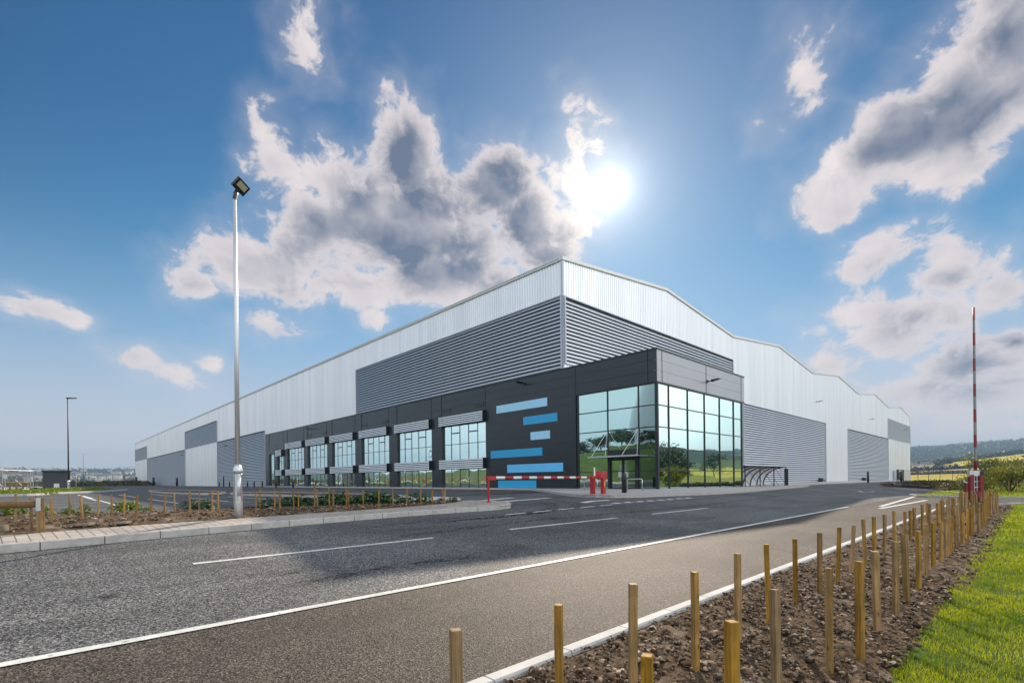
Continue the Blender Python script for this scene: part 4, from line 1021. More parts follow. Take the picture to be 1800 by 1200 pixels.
# ------------------------------------------------------------------ things by the doors
ZA = ZP+.115
for x, y, lb in ((27.2, 20.8, 'polished steel hoop rail left of the entrance doors'), (27.7, 17.65, 'polished steel hoop rail right of the entrance doors')):
    b = MB(); L = 1.1
    b.tube([(x-.0, y-L/2, ZA), (x, y-L/2, ZA+.70), (x, y-L/2+.07, ZA+.77), (x, y+L/2-.07, ZA+.77), (x, y+L/2, ZA+.70), (x, y+L/2, ZA)], .028, 10)
    tag(b.build('hoop_rail', M['steel'], None, True), lb, 'rail', 'hoop rails at the entrance')
for x, y, lb, h in ((28.4, 21.6, 'black access post left of the red barrier posts', .88), (24.1, 16.05, 'taller black access post in front of the doors', 1.12)):
    b = MB(); b.tube([(x, y, ZA-.02), (x, y, ZA+h-.05), (x, y, ZA+h)], [.14, .14, .115], 18); b.tube([(x, y, ZA+h-.22), (x, y, ZA+h-.16)], .145, 18)
    tag(b.build('access_post', M['black'], None, True), lb, 'post')
BL = [(31.9, 290., 'leftmost'), (31.9, 240., ''), (31.9, 193., ''), (30.2, 132, ''), (30.4, 129, ''), (30.5, 124.5, ''), (30.6, 111.3, ''), (30.8, 107.6, ''), (31.2, 103.9, ''), (29.4, 90.5, ''), (28.6, 80.2, '')]
LBL = ['black bollard before the silver strip at the far left end of the warehouse', 'black bollard at the far end of the long pale ribbed panel', 'tall black bollard at the near end of the long pale ribbed panel', 'black bollard before the lower silver panel by the lamp post', 'tall black bollard at the edge of the dark ribbed panel', 'black bollard just left of the lamp post', 'black bollard just right of the lamp post', 'black bollard before the middle of the dark ribbed panel', 'black bollard at the near edge of the dark ribbed panel', 'black bollard before the narrow tall office window', 'black bollard before the far office window bay']
for (x, y, _), lb in zip(BL, LBL):
    h = 1.05 if y < 140 else 3.2*y/240; rr = .13 if y < 140 else .42*y/240
    if y == 129: h = 2.3
    b = MB(); z = gz(x, y); b.tube([(x, y, z-.1), (x, y, z+h-.06), (x, y, z+h)], [rr, rr, rr*.7], 12); tag(b.build('bollard', M['black'], None, True), lb, 'bollard', 'black bollards along the warehouse')
for x, y, h, lb in ((103., 19.4, 2.0, 'black bollard before the far ribbed panel of the gable'), (98.5, 14.2, 1.9, 'black bollard where the railing meets the gable end')):
    b = MB(); z = gz(x, y)-.1; b.tube([(x, y, z-.1), (x, y, z+h-.06), (x, y, z+h)], [.16, .16, .12], 12); tag(b.build('bollard', M['black'], None, True), lb, 'bollard', 'black bollards along the warehouse')
# fan unit against the gable end
x0, y0 = 181.5, 27.0; z = -.45
r = empty('fan_unit', (x0, y0, z), 'grey boxed fan unit with a round black opening at the gable end', 'fan unit')
b = MB(); b.box(x0, x0+8.0, y0, y0+1., z, z+3.2); b.build('housing', M['galv'], r)
b = MB(); b.box(x0-.25, x0, y0-.3, y0+.2, z, z+3.3); b.box(x0+8, x0+8.25, y0-.3, y0+.2, z, z+3.3); b.box(x0-.25, x0+8.25, y0-.3, y0+.2, z+3.3, z+3.5); b.build('frame', M['frame'], r)
b = MB(); pts_ = [(x0+4.2+3.1*math.cos(t), y0-.02, z+1.65+1.35*math.sin(t)) for t in [2*math.pi*i/28 for i in range(28)]]
b.add(pts_+[(q[0], y0-.25, q[2]) for q in pts_], [tuple(range(28)), tuple(range(28, 56))[::-1]]+[(i, (i+1) % 28, 28+(i+1) % 28, 28+i) for i in range(28)]); b.build('fan_opening', M['black'], r)
# railing beyond the gable end
def railing(pts, h, post_every, label, z_of, name='railing', m='black', rr=.035, group=None, mesh=True):
    P = resample(pts, post_every); P0 = P[0]
    r = empty(name, (P0[0], P0[1], z_of(*P0)), label, 'fence', group)
    for q in P:
        b = MB(); z = z_of(*q); b.tube([(q[0], q[1], z-.2), (q[0], q[1], z+h)], rr, 6); b.build('post', M[m], r)
    b = MB()
    for f in ((1., .55, .06) if not mesh else (1., .06)):
        b.tube([(q[0], q[1], z_of(*q)+h*f) for q in P], rr*.7, 6)
    b.build('rail', M[m], r)
    if mesh:
        b = MB()
        for a, c in zip(P, P[1:]): b.quad((a[0], a[1], z_of(*a)+.06*h), (c[0], c[1], z_of(*c)+.06*h), (c[0], c[1], z_of(*c)+h), (a[0], a[1], z_of(*a)+h))
        b.build('infill', M['mesh'], r)
    return r
railing([(99.5, 14.4), (104., 12.9), (112., 11.6), (122., 9.0), (135., 6.)], 1.95, 5.0, 'thin black railing running on from the gable corner', lambda x, y: terrain(x, y)+.0, mesh=True, group=None)

# ------------------------------------------------------------------ timber things
M_ST = []
def stake_mesh(seed):
    rs = random.Random(seed); w = .024*rs.uniform(.9, 1.12); b = MB(); h = 1.0
    tx, ty = rs.uniform(-.002, .002), rs.uniform(-.002, .002); c = .0025
    o = len(b.v)
    for z, g in ((-.25, 1.), (h-.006, 1.), (h, .9)):
        for sx, sy in ((-1, -1), (1, -1), (1, 1), (-1, 1)): b.v.append((sx*w*g+tx*z, sy*w*g+ty*z, z))
    for i in range(2):
        for k_ in range(4): b.f.append((4*i+k_, 4*i+(k_+1) % 4, 4*i+4+(k_+1) % 4, 4*i+4+k_))
    b.f.append((8, 9, 10, 11))
    me = bpy.data.meshes.new('stake'); me.from_pydata(b.v, [], b.f); me.materials.append(M['stake']); return me
SM = [stake_mesh(i) for i in range(8)]
ORD = ['first', 'second', 'third', 'fourth', 'fifth', 'sixth', 'seventh', 'eighth', 'ninth', 'tenth', 'eleventh', 'twelfth', 'thirteenth', 'fourteenth', 'fifteenth', 'sixteenth', 'seventeenth', 'eighteenth', 'nineteenth', 'twentieth']
stk = 0
def stake(x, y, h, tilt, label, group):
    global stk
    o = bpy.data.objects.new('stake', SM[stk % 8]); C.objects.link(o); stk += 1
    o.location = (x, y, gz(x, y)+(.0 if y < 5 else .1)); w_ = 1. if y < 5 else .72; o.scale = (w_, w_, h); o.rotation_euler = (tilt[0], tilt[1], random.uniform(-.5, .5)+.75)
    tag(o, label, 'stake', group)
# kerbside row and grass-side row of the right-hand bed; tilt as (about camera depth axis) lean
def lean(px):      # lean to the right in the picture, in radians
    return (-px*ST*1.0*-1.0, px*CT) 
K = [(1.48,1.97,.84,-.01),(2.19,1.92,.84,.0),(2.96,1.92,.84,.02),(3.81,1.88,.82,-.04),(4.70,1.90,.86,.0),(5.57,1.93,.86,-.03),(6.66,2.0,.81,.0),(7.35,1.92,.83,.03),(8.16,1.91,.84,.06),(9.17,1.96,.79,.12),(10.1,1.95,.84,-.06),(10.94,1.98,.82,.02),(12.0,2.0,.80,.0),(12.9,1.98,.82,.02),(13.9,1.96,.76,.03),(14.7,1.96,.74,.0),(15.5,1.99,.76,.0)]
G_ = [(1.82,1.11,.84,.0),(2.54,1.06,.84,.01),(3.36,1.12,.85,.09),(4.49,1.11,.85,.0),(4.95,1.0,.86,-.01),(5.96,1.06,.83,-.05),(6.71,1.03,.85,.04),(7.57,1.05,.85,.07),(8.5,1.05,.82,.0),(9.6,1.1,.84,.0),(10.58,1.12,.78,.04),(11.37,1.1,.74,.05),(12.14,1.1,.76,.03),(13.03,1.11,.74,.04),(13.7,1.08,.74,.02),(14.59,1.05,.72,.03),(15.21,1.01,.76,.02),(16.8,1.05,.72,.0)]
LOOK = {.0: 'upright', 1: 'leaning'}
for row, nm, lst in (('kerb', 'kerbside row', K), ('grass', 'grass-side row', G_)):
    for i, (x, y, h, l) in enumerate(lst):
        look = 'leaning' if abs(l) > .055 else 'upright'
        od = ORD[i] if i < 20 else None
        lb = f'{look} square wooden stake, {od} from the near end of the {nm}'
        ax = (l*ST, l*CT)
        stake(x, y, h, (-l*-ST*1., l*CT), lb, f'wooden stakes of the {nm} in the bed by the lawn')
xx = 16.6
while xx < 33.6:
    for y, nm in ((1.98, 'kerbside'), (1.02 if xx < 30 else 1.25, 'grass-side')):
        if nm == 'grass-side' and xx < 17.4: continue
        l = random.uniform(-.05, .05)
        stake(xx+random.uniform(-.25, .25), y+random.uniform(-.12, .12), random.uniform(.72, .86), (l*ST, l*CT), f'wooden stake in the crowded far end of the {nm} row', f'far {nm} stakes of the bed by the lawn')
    if random.random() < .62:
        stake(xx+random.uniform(-.2, .2), random.uniform(1.35, 1.7), random.uniform(.7, .84), (random.uniform(-.04, .04), random.uniform(-.04, .04)), 'wooden stake standing between the two far rows of the bed', 'stakes between the far rows')
    xx += .83
for x, y in ((53.2, 1.2), (53.4, .75), (52.3, .4), (56., 2.6), (60, 3.5)):
    stake(x, y, 1.0, (0, 0), 'stake at the foot of the round bush beyond the grass strip', 'stakes under the far bush')
SL = [(-.5,17.3,.78,.0),(-.12,19.2,.8,.0),(.11,15.4,1.05,-.05),(.54,18.7,.72,.03),(1.17,18.9,.78,.0),(1.44,17.9,.92,.05),(1.74,18.5,.72,-.04),(2.39,18.4,.80,.0),(2.57,17.5,.98,.0),(2.95,16.9,.86,.05),(3.79,19.1,.82,.0),(3.86,17.8,.72,.06),(4.31,18.8,.78,.0)]
import itertools
PXL = [(27,921,866),(56,935,875) ,(65,912,876),(91,920,878),(122,911,872),(145,915,874),(172,908,875),(197,909,870),(218,907,867),(239,912,870),(266,905,868),(288,907,873),(307,902,870),(334,906,863),(350,899,870),(373,902,862),(384,898,870),(426,899,866),(450,901,865),(457,895,860),(483,896,861),(492,896,864),(517,894,863),(525,894,865),(553,893,852),(558,892,862),(579,892,857),(586,892,869),(609,890,861),(613,892,871),(639,893,868),(666,893,867),(691,890,863),(715,889,861),(740,888,858),(760,887,858),(779,885,857),(782,885,856)]
def at(px, py, dz=0.):
    z = .6
    d = ray(px, py)
    for _ in range(60):
        t = (z-CH)/d[2]; z = .5*z+.5*(gz(d[0]*t, d[1]*t)+dz)
    return d[0]*t, d[1]*t
LN = {145: .05, 172: -.06, 239: -.05, 288: -.08, 517: .06, 334: .0}
for i, (px, py, ty) in enumerate(PXL):
    x, y = at(px, py, .1); dep = x*ST+y*CT; h = min(1.25, max(.6, (py-ty)/868*dep)); l = -LN.get(px, random.uniform(-.02, .02))
    lb = f'slim wooden stake beside the car park, {ORD[i]} counting from the knee rail end' if i < 20 else None
    if lb is None:
        k_ = len(PXL)-1-i; lb = f'slim wooden stake among leafy weeds, {ORD[k_]} counting from the paved tip of the bed'
    stake(x, y, h, (-l*ST*-1, l*CT), lb, 'slim stakes along the car park bed')
# timber knee rail at the left edge
x1, y1 = at(72, 936, .1); r = empty('knee_rail', (x1, y1, gz(x1, y1)), 'heavy timber knee rail with a bracketed square post on the car park bed', 'timber barrier'); z = gz(x1, y1)+.1
P1 = Vector((x1, y1, z)); dirv = Vector((-.88, .47, 0)).normalized()
b = MB(); b.box(x1-.058, x1+.058, y1-.058, y1+.058, z-.2, z+.69); pst = b.build('post', M['stake'], r)
b = MB(); b.tube([P1+Vector((0, 0, .575))+dirv*t for t in (-.0, 1.2, 2.6, 4.2)], [.07, .073, .075, .075], 16); b.build('log_rail', M['oldwood'], r, True)
b = MB(); c0 = P1+Vector((-.0865, -.0865, 0)); b.box(x1-.07, x1+.0, y1-.068, y1-.058, z+.44, z+.695); b.box(x1-.068, x1-.058, y1-.057, y1+.058, z+.44, z+.695); b.build('bracket', M['steel'], pst)
b = MB(); q = P1+dirv*3.4; b.box(q.x-.058, q.x+.058, q.y-.058, q.y+.058, z-.2, z+.55); b.build('post', M['stake'], r)

# rubble on the left bed
for i, (px, py, w, t, lb) in enumerate(((146, 924, .42, .05, 'flat broken slab beside the left pavement'), (168, 921, .26, .09, 'tilted pale block leaning on the broken slab'), (211, 921, .42, .045, 'long thin slab lying before the paired stakes'), (3, 934, .2, .12, 'brown lump of rubble at the left edge of the bed'))):
    x, y = at(px, py, .12); z = gz(x, y)+.13; b = MB(); dd = Vector((.73, -.68, 0)); nn = Vector((.68, .73, 0)); tl = .25 if i == 1 else .05
    vs = []
    for zz in (0, t):
        for sx, sy in ((-1, -1), (1, -.8), (.85, 1), (-.9, .8)):
            q = Vector((x, y, z))+dd*sx*w/2+nn*sy*w*.3+Vector((0, 0, zz+sx*tl*w*.5)); vs.append(tuple(q))
    b.add(vs, [(3,2,1,0), (4,5,6,7), (0,1,5,4), (1,2,6,5), (2,3,7,6), (3,0,4,7)]); tag(b.build('rubble_slab', M['rubble']), lb, 'rubble', 'rubble on the left bed')

# ------------------------------------------------------------------ plants
def leafquads(P, S, squash=.6, bias=None):
    n = len(P); a = rng.normal(0, 1, (n, 3)); a /= np.linalg.norm(a, axis=1)[:, None]
    if bias is not None: a = a*np.array([1, 1, bias])
    a /= np.linalg.norm(a, axis=1)[:, None]
    t = rng.normal(0, 1, (n, 3)); t -= a*np.sum(a*t, 1)[:, None]; t /= np.linalg.norm(t, axis=1)[:, None]; u = np.cross(a, t)
    S = np.asarray(S)[:, None]; P = np.asarray(P)
    V = np.stack([P-t*S, P-u*S*squash*.8+t*S*.1, P+t*S, P+u*S*squash], 1).reshape(-1, 3)
    return V, (np.arange(n)*4)[:, None]+np.array([[0, 1, 2, 3]])
def weed_mesh(seed, n, R, H, L):
    g_ = np.random.default_rng(seed); V = []; Fq = []
    for i in range(n):
        a = g_.uniform(0, 6.28); rr = R*g_.uniform(.05, 1)**.7; z = H*g_.uniform(.15, 1.)*(1-.45*rr/R); l = L*g_.uniform(.6, 1.3); w = l*.36
        c = np.array([rr*math.cos(a), rr*math.sin(a), z]); d_ = np.array([math.cos(a), math.sin(a), g_.uniform(-.5, .4)]); s_ = np.array([-math.sin(a), math.cos(a), 0.])
        o = len(V); V += [c-d_*l*.5, c-s_*w+np.array([0, 0, .01]), c+d_*l*.15+np.array([0, 0, .02]), c+s_*w+np.array([0, 0, .01]), c+d_*l*.6-np.array([0, 0, .02])]
        Fq += [(o, o+1, o+2, o+3), (o+1, o+4, o+2, o+2)] if False else [(o, o+1, o+2, o+3)]
        Fq += [(o+1, o+4, o+3, o+2)]
    me = bpy.data.meshes.new('weed'); me.from_pydata([tuple(v) for v in V], [], Fq); me.materials.append(M['weed']); return me
WM = [weed_mesh(i, 90, .30, .34, .13) for i in range(4)]
WMY = [m_.copy() for m_ in WM]
for m_ in WMY: m_.materials[0] = M['verge']
WP = [(10, 908, .8, 'y'), (30, 906, .9, 'y'), (82, 905, .6, 'y'), (124, 906, .7, 'y'), (150, 904, .6, 'y'), (215, 901, .9, 'y'), (232, 900, 1., 'y'), (262, 899, .5, 'y'), (336, 897, .9, ''), (362, 896, 1.0, ''), (470, 894, .9, ''), (494, 893, .7, ''), (510, 892, 1.1, ''), (527, 891, 1.3, ''), (545, 890, 1.0, ''), (566, 890, 1., ''), (585, 889, 1.1, ''), (603, 888.5, 1.1, ''), (622, 888, 1.1, ''), (640, 888, 1.2, ''), (658, 887.5, 1.2, ''), (676, 887, 1.2, ''), (694, 886.5, 1.1, ''), (712, 886, .9, ''), (729, 885.5, .9, ''), (747, 885, .8, ''), (775, 884, .6, ''), (795, 883, .6, '')]
for i, (px, py, s_, ty) in enumerate(WP):
    x, y = at(px, py, .1); o = bpy.data.objects.new('leafy_weed', (WMY if ty else WM)[i % 4]); C.objects.link(o); o.location = (x, y, gz(x, y)+.1); s_ *= 1.15; o.scale = (s_, s_, s_*random.uniform(.9, 1.35)); o.rotation_euler = (0, 0, random.uniform(0, 6))
    tag(o, 'low broad-leaved weed growing between the lamp post and the paved bed tip' if px > 419 else 'small weed in the brown bed between the knee rail and the lamp post', 'weed', 'leafy weeds of the bed tip' if px > 419 else 'weeds between knee rail and lamp post')
M['weed_y'] = None
def bush(name, x, y, z, R, H, n, leaf, m, label, cat, group=None, stem=True):
    r = empty(name, (x, y, z), label, cat, group)
    cl = []; 
    for i in range(14):
        a = rng.uniform(0, 6.28); rr = R*.75*rng.uniform(0, 1)**.5; cl.append((x+rr*math.cos(a), y+rr*math.sin(a), z+H*rng.uniform(.25, .78), R*rng.uniform(.25, .5)))
    P = []
    for i in range(n):
        c = cl[rng.integers(len(cl))]; v = rng.normal(0, 1, 3); v /= np.linalg.norm(v); q = c[3]*rng.uniform(.4, 1.05)
        P.append((c[0]+v[0]*q, c[1]+v[1]*q, max(z+.05, c[2]+v[2]*q*.8)))
    V, Fq = leafquads(P, rng.uniform(.6, 1.3, n)*leaf); np_mesh('foliage', V, Fq, m, r)
    b = MB()
    for i in range(5):
        a = rng.uniform(0, 6.28); b.tube([(x, y, z-.1), (x+R*.3*math.cos(a), y+R*.3*math.sin(a), z+H*.4), (x+R*.55*math.cos(a), y+R*.55*math.sin(a), z+H*.75)], [.05, .035, .012], 6)
    b.build('stem', M['bark'], r)
bush('bush', 58.0, 1.3, .0, 2.9, 3.0, 5200, .085, M['bush'], 'large olive green bush beyond the grass strip and raised barrier', 'bush')
bush('bush', 55.5, 3.3, .0, 1.3, 1.3, 1500, .07, M['bush'], 'low bush spreading at the foot of the large bush', 'bush')
# low shrubs and mulch of the far island with its kerb
isl = catmull([(57.9, 5.6), (59.3, 7.2), (60.2, 8.9), (62, 10.3), (68, 11.6), (76, 12.3), (90, 12.4)], 6)
structure('mulch_bed', isl+[(112, 11.5), (112, 4.5), (90, 3.4), (60, 5.0)], .22, basic('mulch', (.06, .028, .018), .9, 0, .1, .4, 2, bs=.5, bscale=20))
kerb('kerb', isl, M['kerb'], side=-1, up_=.16); kerb('island_wall', [(59.5, 6.6)]+[(x+.9, y-.9) for x, y in isl[6:]], M['black'], side=-1, up_=.42, width=.25, seg=2.)
n = 5200; x = rng.uniform(60, 100, n); y = rng.uniform(3.8, 12., n); kp = (y < 5.6+(x-58)*.55) ; x, y = x[kp], y[kp]
V, Fq = leafquads(np.stack([x, y, .25+.55*rng.uniform(0, 1, len(x))*(.6+.4*np.sin(x*1.3)*np.sin(y*1.7))], 1), rng.uniform(.10, .2, len(x)))
tag(np_mesh('ground_cover', V, Fq, M['heather']), 'low dark green ground cover on the far kerbed island', 'ground cover', kind='stuff')
# lot islands on the left
ia = catmull([(13.1, 24.2), (12.4, 27), (11.8, 35), (10.8, 41), (11.6, 46.2), (13.6, 46.4), (15, 38), (15.4, 28), (14.9, 24.6), (13.1, 24.2)], 4)
structure('island_bed', ia[:-1], .07, M['soil']); kerb('kerb', ia, M['kerb'], side=1, up_=.10)
ib = catmull([(9.4, 47.5), (8.6, 60), (9.5, 74), (11.5, 74.5), (12.6, 60), (11.3, 47.8), (9.4, 47.5)], 4)
structure('island_bed', ib[:-1], .07, M['soil']); kerb('kerb', ib, M['kerb'], side=1, up_=.10)
structure('island_bed', [(14.6, 25.), (13.2, 24.6), (11.6, 20.6), (12.2, 18.8), (14., 18.6), (15.3, 20.5)], .08, M['conc']); kerb('kerb', catmull([(11.6, 20.6), (12.0, 19.0), (14., 18.5), (15.3, 20.5), (14.7, 25.)], 4), M['kerb'], side=1, up_=.085)

# ------------------------------------------------------------------ left background
structure('grass_verge', [(-14, 61), (-1.2, 61), (1.8, 69), (4.8, 74.5), (10.5, 130), (5.6, 150), (-24, 150)], .02, M['bank'])
kerb('kerb', [(-14, 60.2), (-1., 60.6)], M['conc'], side=1, up_=.16); kerb('kerb', catmull([(-1., 60.4), (-.3, 61.5), (.8, 66.5), (1.9, 68.8), (5.0, 74.8), (8.7, 88)], 4), M['conc'], side=1, up_=.16)
n = 9000; x = rng.uniform(-14, 9, n); y = rng.uniform(61, 130, n); kp = (x < 1.0+(y-66)*.13) & (y < 112+x*2); x, y = x[kp], y[kp]
V, Fq = leafquads(np.stack([x, y, .6+.34*rng.uniform(0, 1, len(x))], 1), rng.uniform(.08, .2, len(x)))
tag(np_mesh('verge_plants', V, Fq, M['verge']), 'rough bright green weeds on the verge below the grey cabin', 'weeds', kind='stuff')
# cabin
cx, cy = at(100, 857.6); cx, cy = 2.4, 128.
Rv = Vector((CT, -ST, 0)); Fv = Vector((ST, CT, 0)); CP = Vector((cx, cy, .6))
dep = CP.dot(Fv); wpx = dep/868
r = empty('cabin', CP, 'slate grey flat-roofed cabin at the far left of the car park', 'cabin')
def obox(b, c, w, dpt, z0, z1):
    vs = [c+Rv*sx*w/2+Fv*(0 if sy < 0 else dpt)+Vector((0, 0, z)) for z in (z0, z1) for sx, sy in ((-1, -1), (1, -1), (1, 1), (-1, 1))]
    b.add(vs, [(0,3,2,1), (4,5,6,7), (0,1,5,4), (1,2,6,5), (2,3,7,6), (3,0,4,7)])
off = ray(99.5, 850); tpos = dep/(off[0]*ST+off[1]*CT); CP = Vector((off[0]*tpos, off[1]*tpos, .6)); INV[r.name]['wloc'] = tuple(CP); r.location = CP
W_ = math.hypot(CP.x, CP.y)*math.radians(1.74); H_ = 33*wpx
Fv2, Rv2 = Fv, Rv; Fv = Vector((CP.x, CP.y, 0)).normalized(); Rv = Vector((Fv.y, -Fv.x, 0))
b = MB(); hh = H_*.95/9
for i in range(9): obox(b, CP, W_, 5, i*hh+.02, (i+1)*hh)
b.build('wall', M['cabin'], r)
b = MB(); obox(b, CP-Fv*.3, W_*1.07, 5.6, H_*.93, H_); b.build('roof', M['frame'], r)
b = MB(); obox(b, CP+Rv*W_*.0-Fv*.06, W_*.20, .05, H_*.09, H_*.30); b.build('vent_panel', M['white'], r)
Fv, Rv = Fv2, Rv2
# temporary mesh fence panels before it
def fence_panel(px0, px1, pyb, H, label, sign=False):
    a = ray(px0, pyb); c = ray(px1, pyb); tt = (.6-CH)/(a[2]+c[2])*2; dd = 108.
    A = Vector((a[0], a[1], 0))*(dd/(a[0]*ST+a[1]*CT)); B_ = Vector((c[0], c[1], 0))*(dd/(c[0]*ST+c[1]*CT)); A.z = B_.z = .62
    r = empty('mesh_fence', A, label, 'fence', 'temporary fence panels')
    b = MB(); pts_ = [A, A+Vector((0, 0, H)), B_+Vector((0, 0, H)), B_]
    for p, q in zip(pts_, pts_[1:]+pts_[:1]): b.tube([p, q], .07, 6)
    b.build('tube_frame', M['steel'], r)
    b = MB(); b.quad(A, B_, B_+Vector((0, 0, H)), A+Vector((0, 0, H))); b.build('infill', M['mesh'], r)
    if sign:
        m_ = A+(B_-A)*.76; b = MB(); s_ = (B_-A).normalized(); nn_ = Vector((-s_.y, s_.x, 0))*-.1
        vs = [m_+nn_+s_*u+Vector((0, 0, H*w)) for u, w in ((-.4, .94), (.4, .94), (.4, 1.14), (-.4, 1.14))]; b.add(vs+[v+nn_*.3 for v in vs], [(3,2,1,0), (4,5,6,7), (0,1,5,4), (1,2,6,5), (2,3,7,6), (3,0,4,7)]); b.build('sign', M['lime'], r)
fence_panel(76, 106.5, 858, 3.5, 'mesh fence panel with a lime sign before the cabin', True)
fence_panel(109.5, 134, 858, 3.4, 'mesh fence panel at the right corner of the cabin')
railing([(-9.5, 84), (-7.5, 97), (-4.2, 112), (-1.2, 121)], 3.3, 9., 'tall wire mesh fence left of the cabin', lambda x, y: .6, 'wire_fence', 'galv', .06)
railing([(-30, 160), (-16, 160), (2, 175)], 4.4, 8., 'distant wire mesh fence along the gravel', lambda x, y: .6, 'wire_fence', 'galv', .08)
pl = resample([(-12.0, 86), (-9., 96), (-5., 110), (-1.6, 120)], 2.2)
for i, (x, y) in enumerate(pl):
    b = MB(); b.box(x-.13, x+.13, y-.13, y+.13, .4, 2.05); tag(b.build('fence_post', M['stake']), 'short timber post of the low fence left of the cabin', 'post', 'timber posts left of the cabin')
b = MB(); b.tube([(x, y-.1, 1.95) for x, y in pl], .10, 6); tag(b.build('fence_rail', M['stake']), 'orange timber rail along the short posts left of the cabin', 'rail')
for (pa, pb, lb) in (((-3, 848), (16, 868), 'white slanting prop pole at the left edge'), ((27, 843), (49, 862), 'white slanting prop pole between the mesh fence and cabin')):
    a = ray(*pa); c = ray(*pb); D = 92.; ta = D/(a[0]*ST+a[1]*CT); tc = D/(c[0]*ST+c[1]*CT)
    b = MB(); b.tube([(a[0]*ta, a[1]*ta, CH+a[2]*ta), (c[0]*tc, c[1]*tc, CH+c[2]*tc)], .10, 8); tag(b.build('prop_pole', M['white']), lb, 'pole', 'white prop poles')
b = MB(); a = ray(8, 838); D = 90.; ta = D/(a[0]*ST+a[1]*CT); q = Vector((a[0]*ta, a[1]*ta, CH+a[2]*ta)); obox(b, q, .9, .05, -.3, .5)
b.tube([q+Fv*.1+Vector((0, 0, -.3)), q+Fv*.1+Vector((0, 0, -2.6))], .05, 6); tag(b.build('notice', M['white']), 'small pale notice on a pole before the left fence', 'sign')
# rough ground cover between lot and hillside
n = 5000; x = rng.uniform(-40, 60, n); y = rng.uniform(240, 330, n)
V, Fq = leafquads(np.stack([x, y, .6+1.6*rng.uniform(0, 1, n)**2], 1), rng.uniform(.5, 1.4, n)); tag(np_mesh('scrub', V, Fq, M['heather']), 'brown green scrub beyond the yard on the left', 'scrub', kind='stuff')

# wooded town hillside on the left
P = []; S = []
for i in range(2600):
    a = math.radians(rng.uniform(-12, 20)); r_ = rng.uniform(1150, 2250); x, y = r_*math.sin(a), r_*math.cos(a); s_ = rng.uniform(4, 8.5)*(.7+r_/3500)
    P.append((x, y, terrain(x, y)+s_*.35)); S.append(s_)
V, Fq = leafquads(np.repeat(np.array(P), 20, 0)+rng.normal(0, 1, (len(P)*20, 3))*np.repeat(np.array(S), 20)[:, None]*np.array([.55, .55, .42]), np.repeat(np.array(S), 20)*rng.uniform(.2, .42, len(P)*20))
tag(np_mesh('hillside_wood', V, Fq, M['wood_far']), 'distant trees covering the town hillside on the left', 'wood', kind='stuff')
def house_mesh(sd):
    rs = random.Random(sd); w, d_, h = rs.uniform(9, 14), 8., rs.uniform(5, 7.5)
    b = MB(); b.box(-w/2, w/2, -d_/2, d_/2, -3, h); return b, w, d_, h
HM = []
for sd in range(3):
    b, w, d_, h = house_mesh(sd); root = empty('house', (0, 0, 0), 'pale house among the trees of the left hillside', 'house', 'houses on the left hillside')
    wl = b.build('wall', M['wall_w'], root)
    b = MB(); b.add([(-w/2-.4, -d_/2-.4, h), (w/2+.4, -d_/2-.4, h), (w/2+.4, d_/2+.4, h), (-w/2-.4, d_/2+.4, h), (-w/2-.4, 0, h+3.2), (w/2+.4, 0, h+3.2)], [(0,1,5,4), (2,3,4,5), (0,4,3), (1,2,5), (0,3,2,1)]); rf = b.build('roof', M['roof_t'], root)
    HM.append((root, wl, rf))
hn = 0
for i in range(72):
    a = math.radians(rng.uniform(-3.2, 7.5)); r_ = rng.uniform(1080, 1950); x, y = r_*math.sin(a), r_*math.cos(a); z = terrain(x, y)+rng.uniform(1.5, 5)
    T_ = HM[i % 3]
    if i < 3: T_[0].location = (x, y, z); T_[0].rotation_euler = (0, 0, rng.uniform(-.6, .6)-.7); continue
    c = T_[0].copy(); C.objects.link(c); c.location = (x, y, z); c.rotation_euler = (0, 0, rng.uniform(-.6, .6)-.7)
    for ch in T_[1:]:
        d2 = ch.copy(); C.objects.link(d2); d2.parent = c

# ------------------------------------------------------------------ right background
def far_clumps(name, label, cat, pts_, s0, s1, m, kind=None, lift=.3, per=60, group=None, jit=0.):
    P = []; S = []
    for (x, y) in pts_:
        s_ = rng.uniform(s0, s1); P.append((x+rng.normal(0, 1)*jit, y+rng.normal(0, 1)*jit, 0)); P[-1] = (P[-1][0], P[-1][1], terrain(P[-1][0], P[-1][1])+s_*lift); S.append(s_)
    P = np.repeat(np.array(P), per, 0); Sx = np.repeat(np.array(S), per)
    v = rng.normal(0, 1, P.shape); v /= np.linalg.norm(v, axis=1)[:, None]; v *= rng.uniform(.35, 1., len(P))[:, None]
    V, Fq = leafquads(P+v*Sx[:, None]*np.array([.75, .75, .62]), Sx*rng.uniform(.14, .28, len(Sx)))
    return tag(np_mesh(name, V, Fq, m), label, cat, group, kind)
def polar(r_, az): return (r_*math.sin(math.radians(az)), r_*math.cos(math.radians(az)))
far_clumps('hedge', 'dark hedge between the yellow field and the pale stubble field', 'hedge', [polar(434+rng.normal(0, 2), a) for a in np.arange(80.5, 93, .16)], 2.0, 3.0, M['wood_far'], per=40, group='field hedges')
far_clumps('hedge', 'dark hedge below the upper yellow field', 'hedge', [polar(620+rng.normal(0, 4), a) for a in np.arange(80.5, 93, .15)], 3., 5.6, M['wood_far'], per=40, group='field hedges')
far_clumps('tree', 'lone round tree above the upper hedge on the yellow field', 'tree', [polar(640, 86.8), polar(642, 87.1), polar(640, 87.35)], 4.2, 6., M['wood_far'], per=140)
far_clumps('wood', 'dark wood along the top edge of the upper yellow field', 'wood', [polar(rng.uniform(960, 1120), a) for a in np.arange(84.2, 97, .035)], 5.5, 8.5, M['wood_far'], 'stuff', per=46)
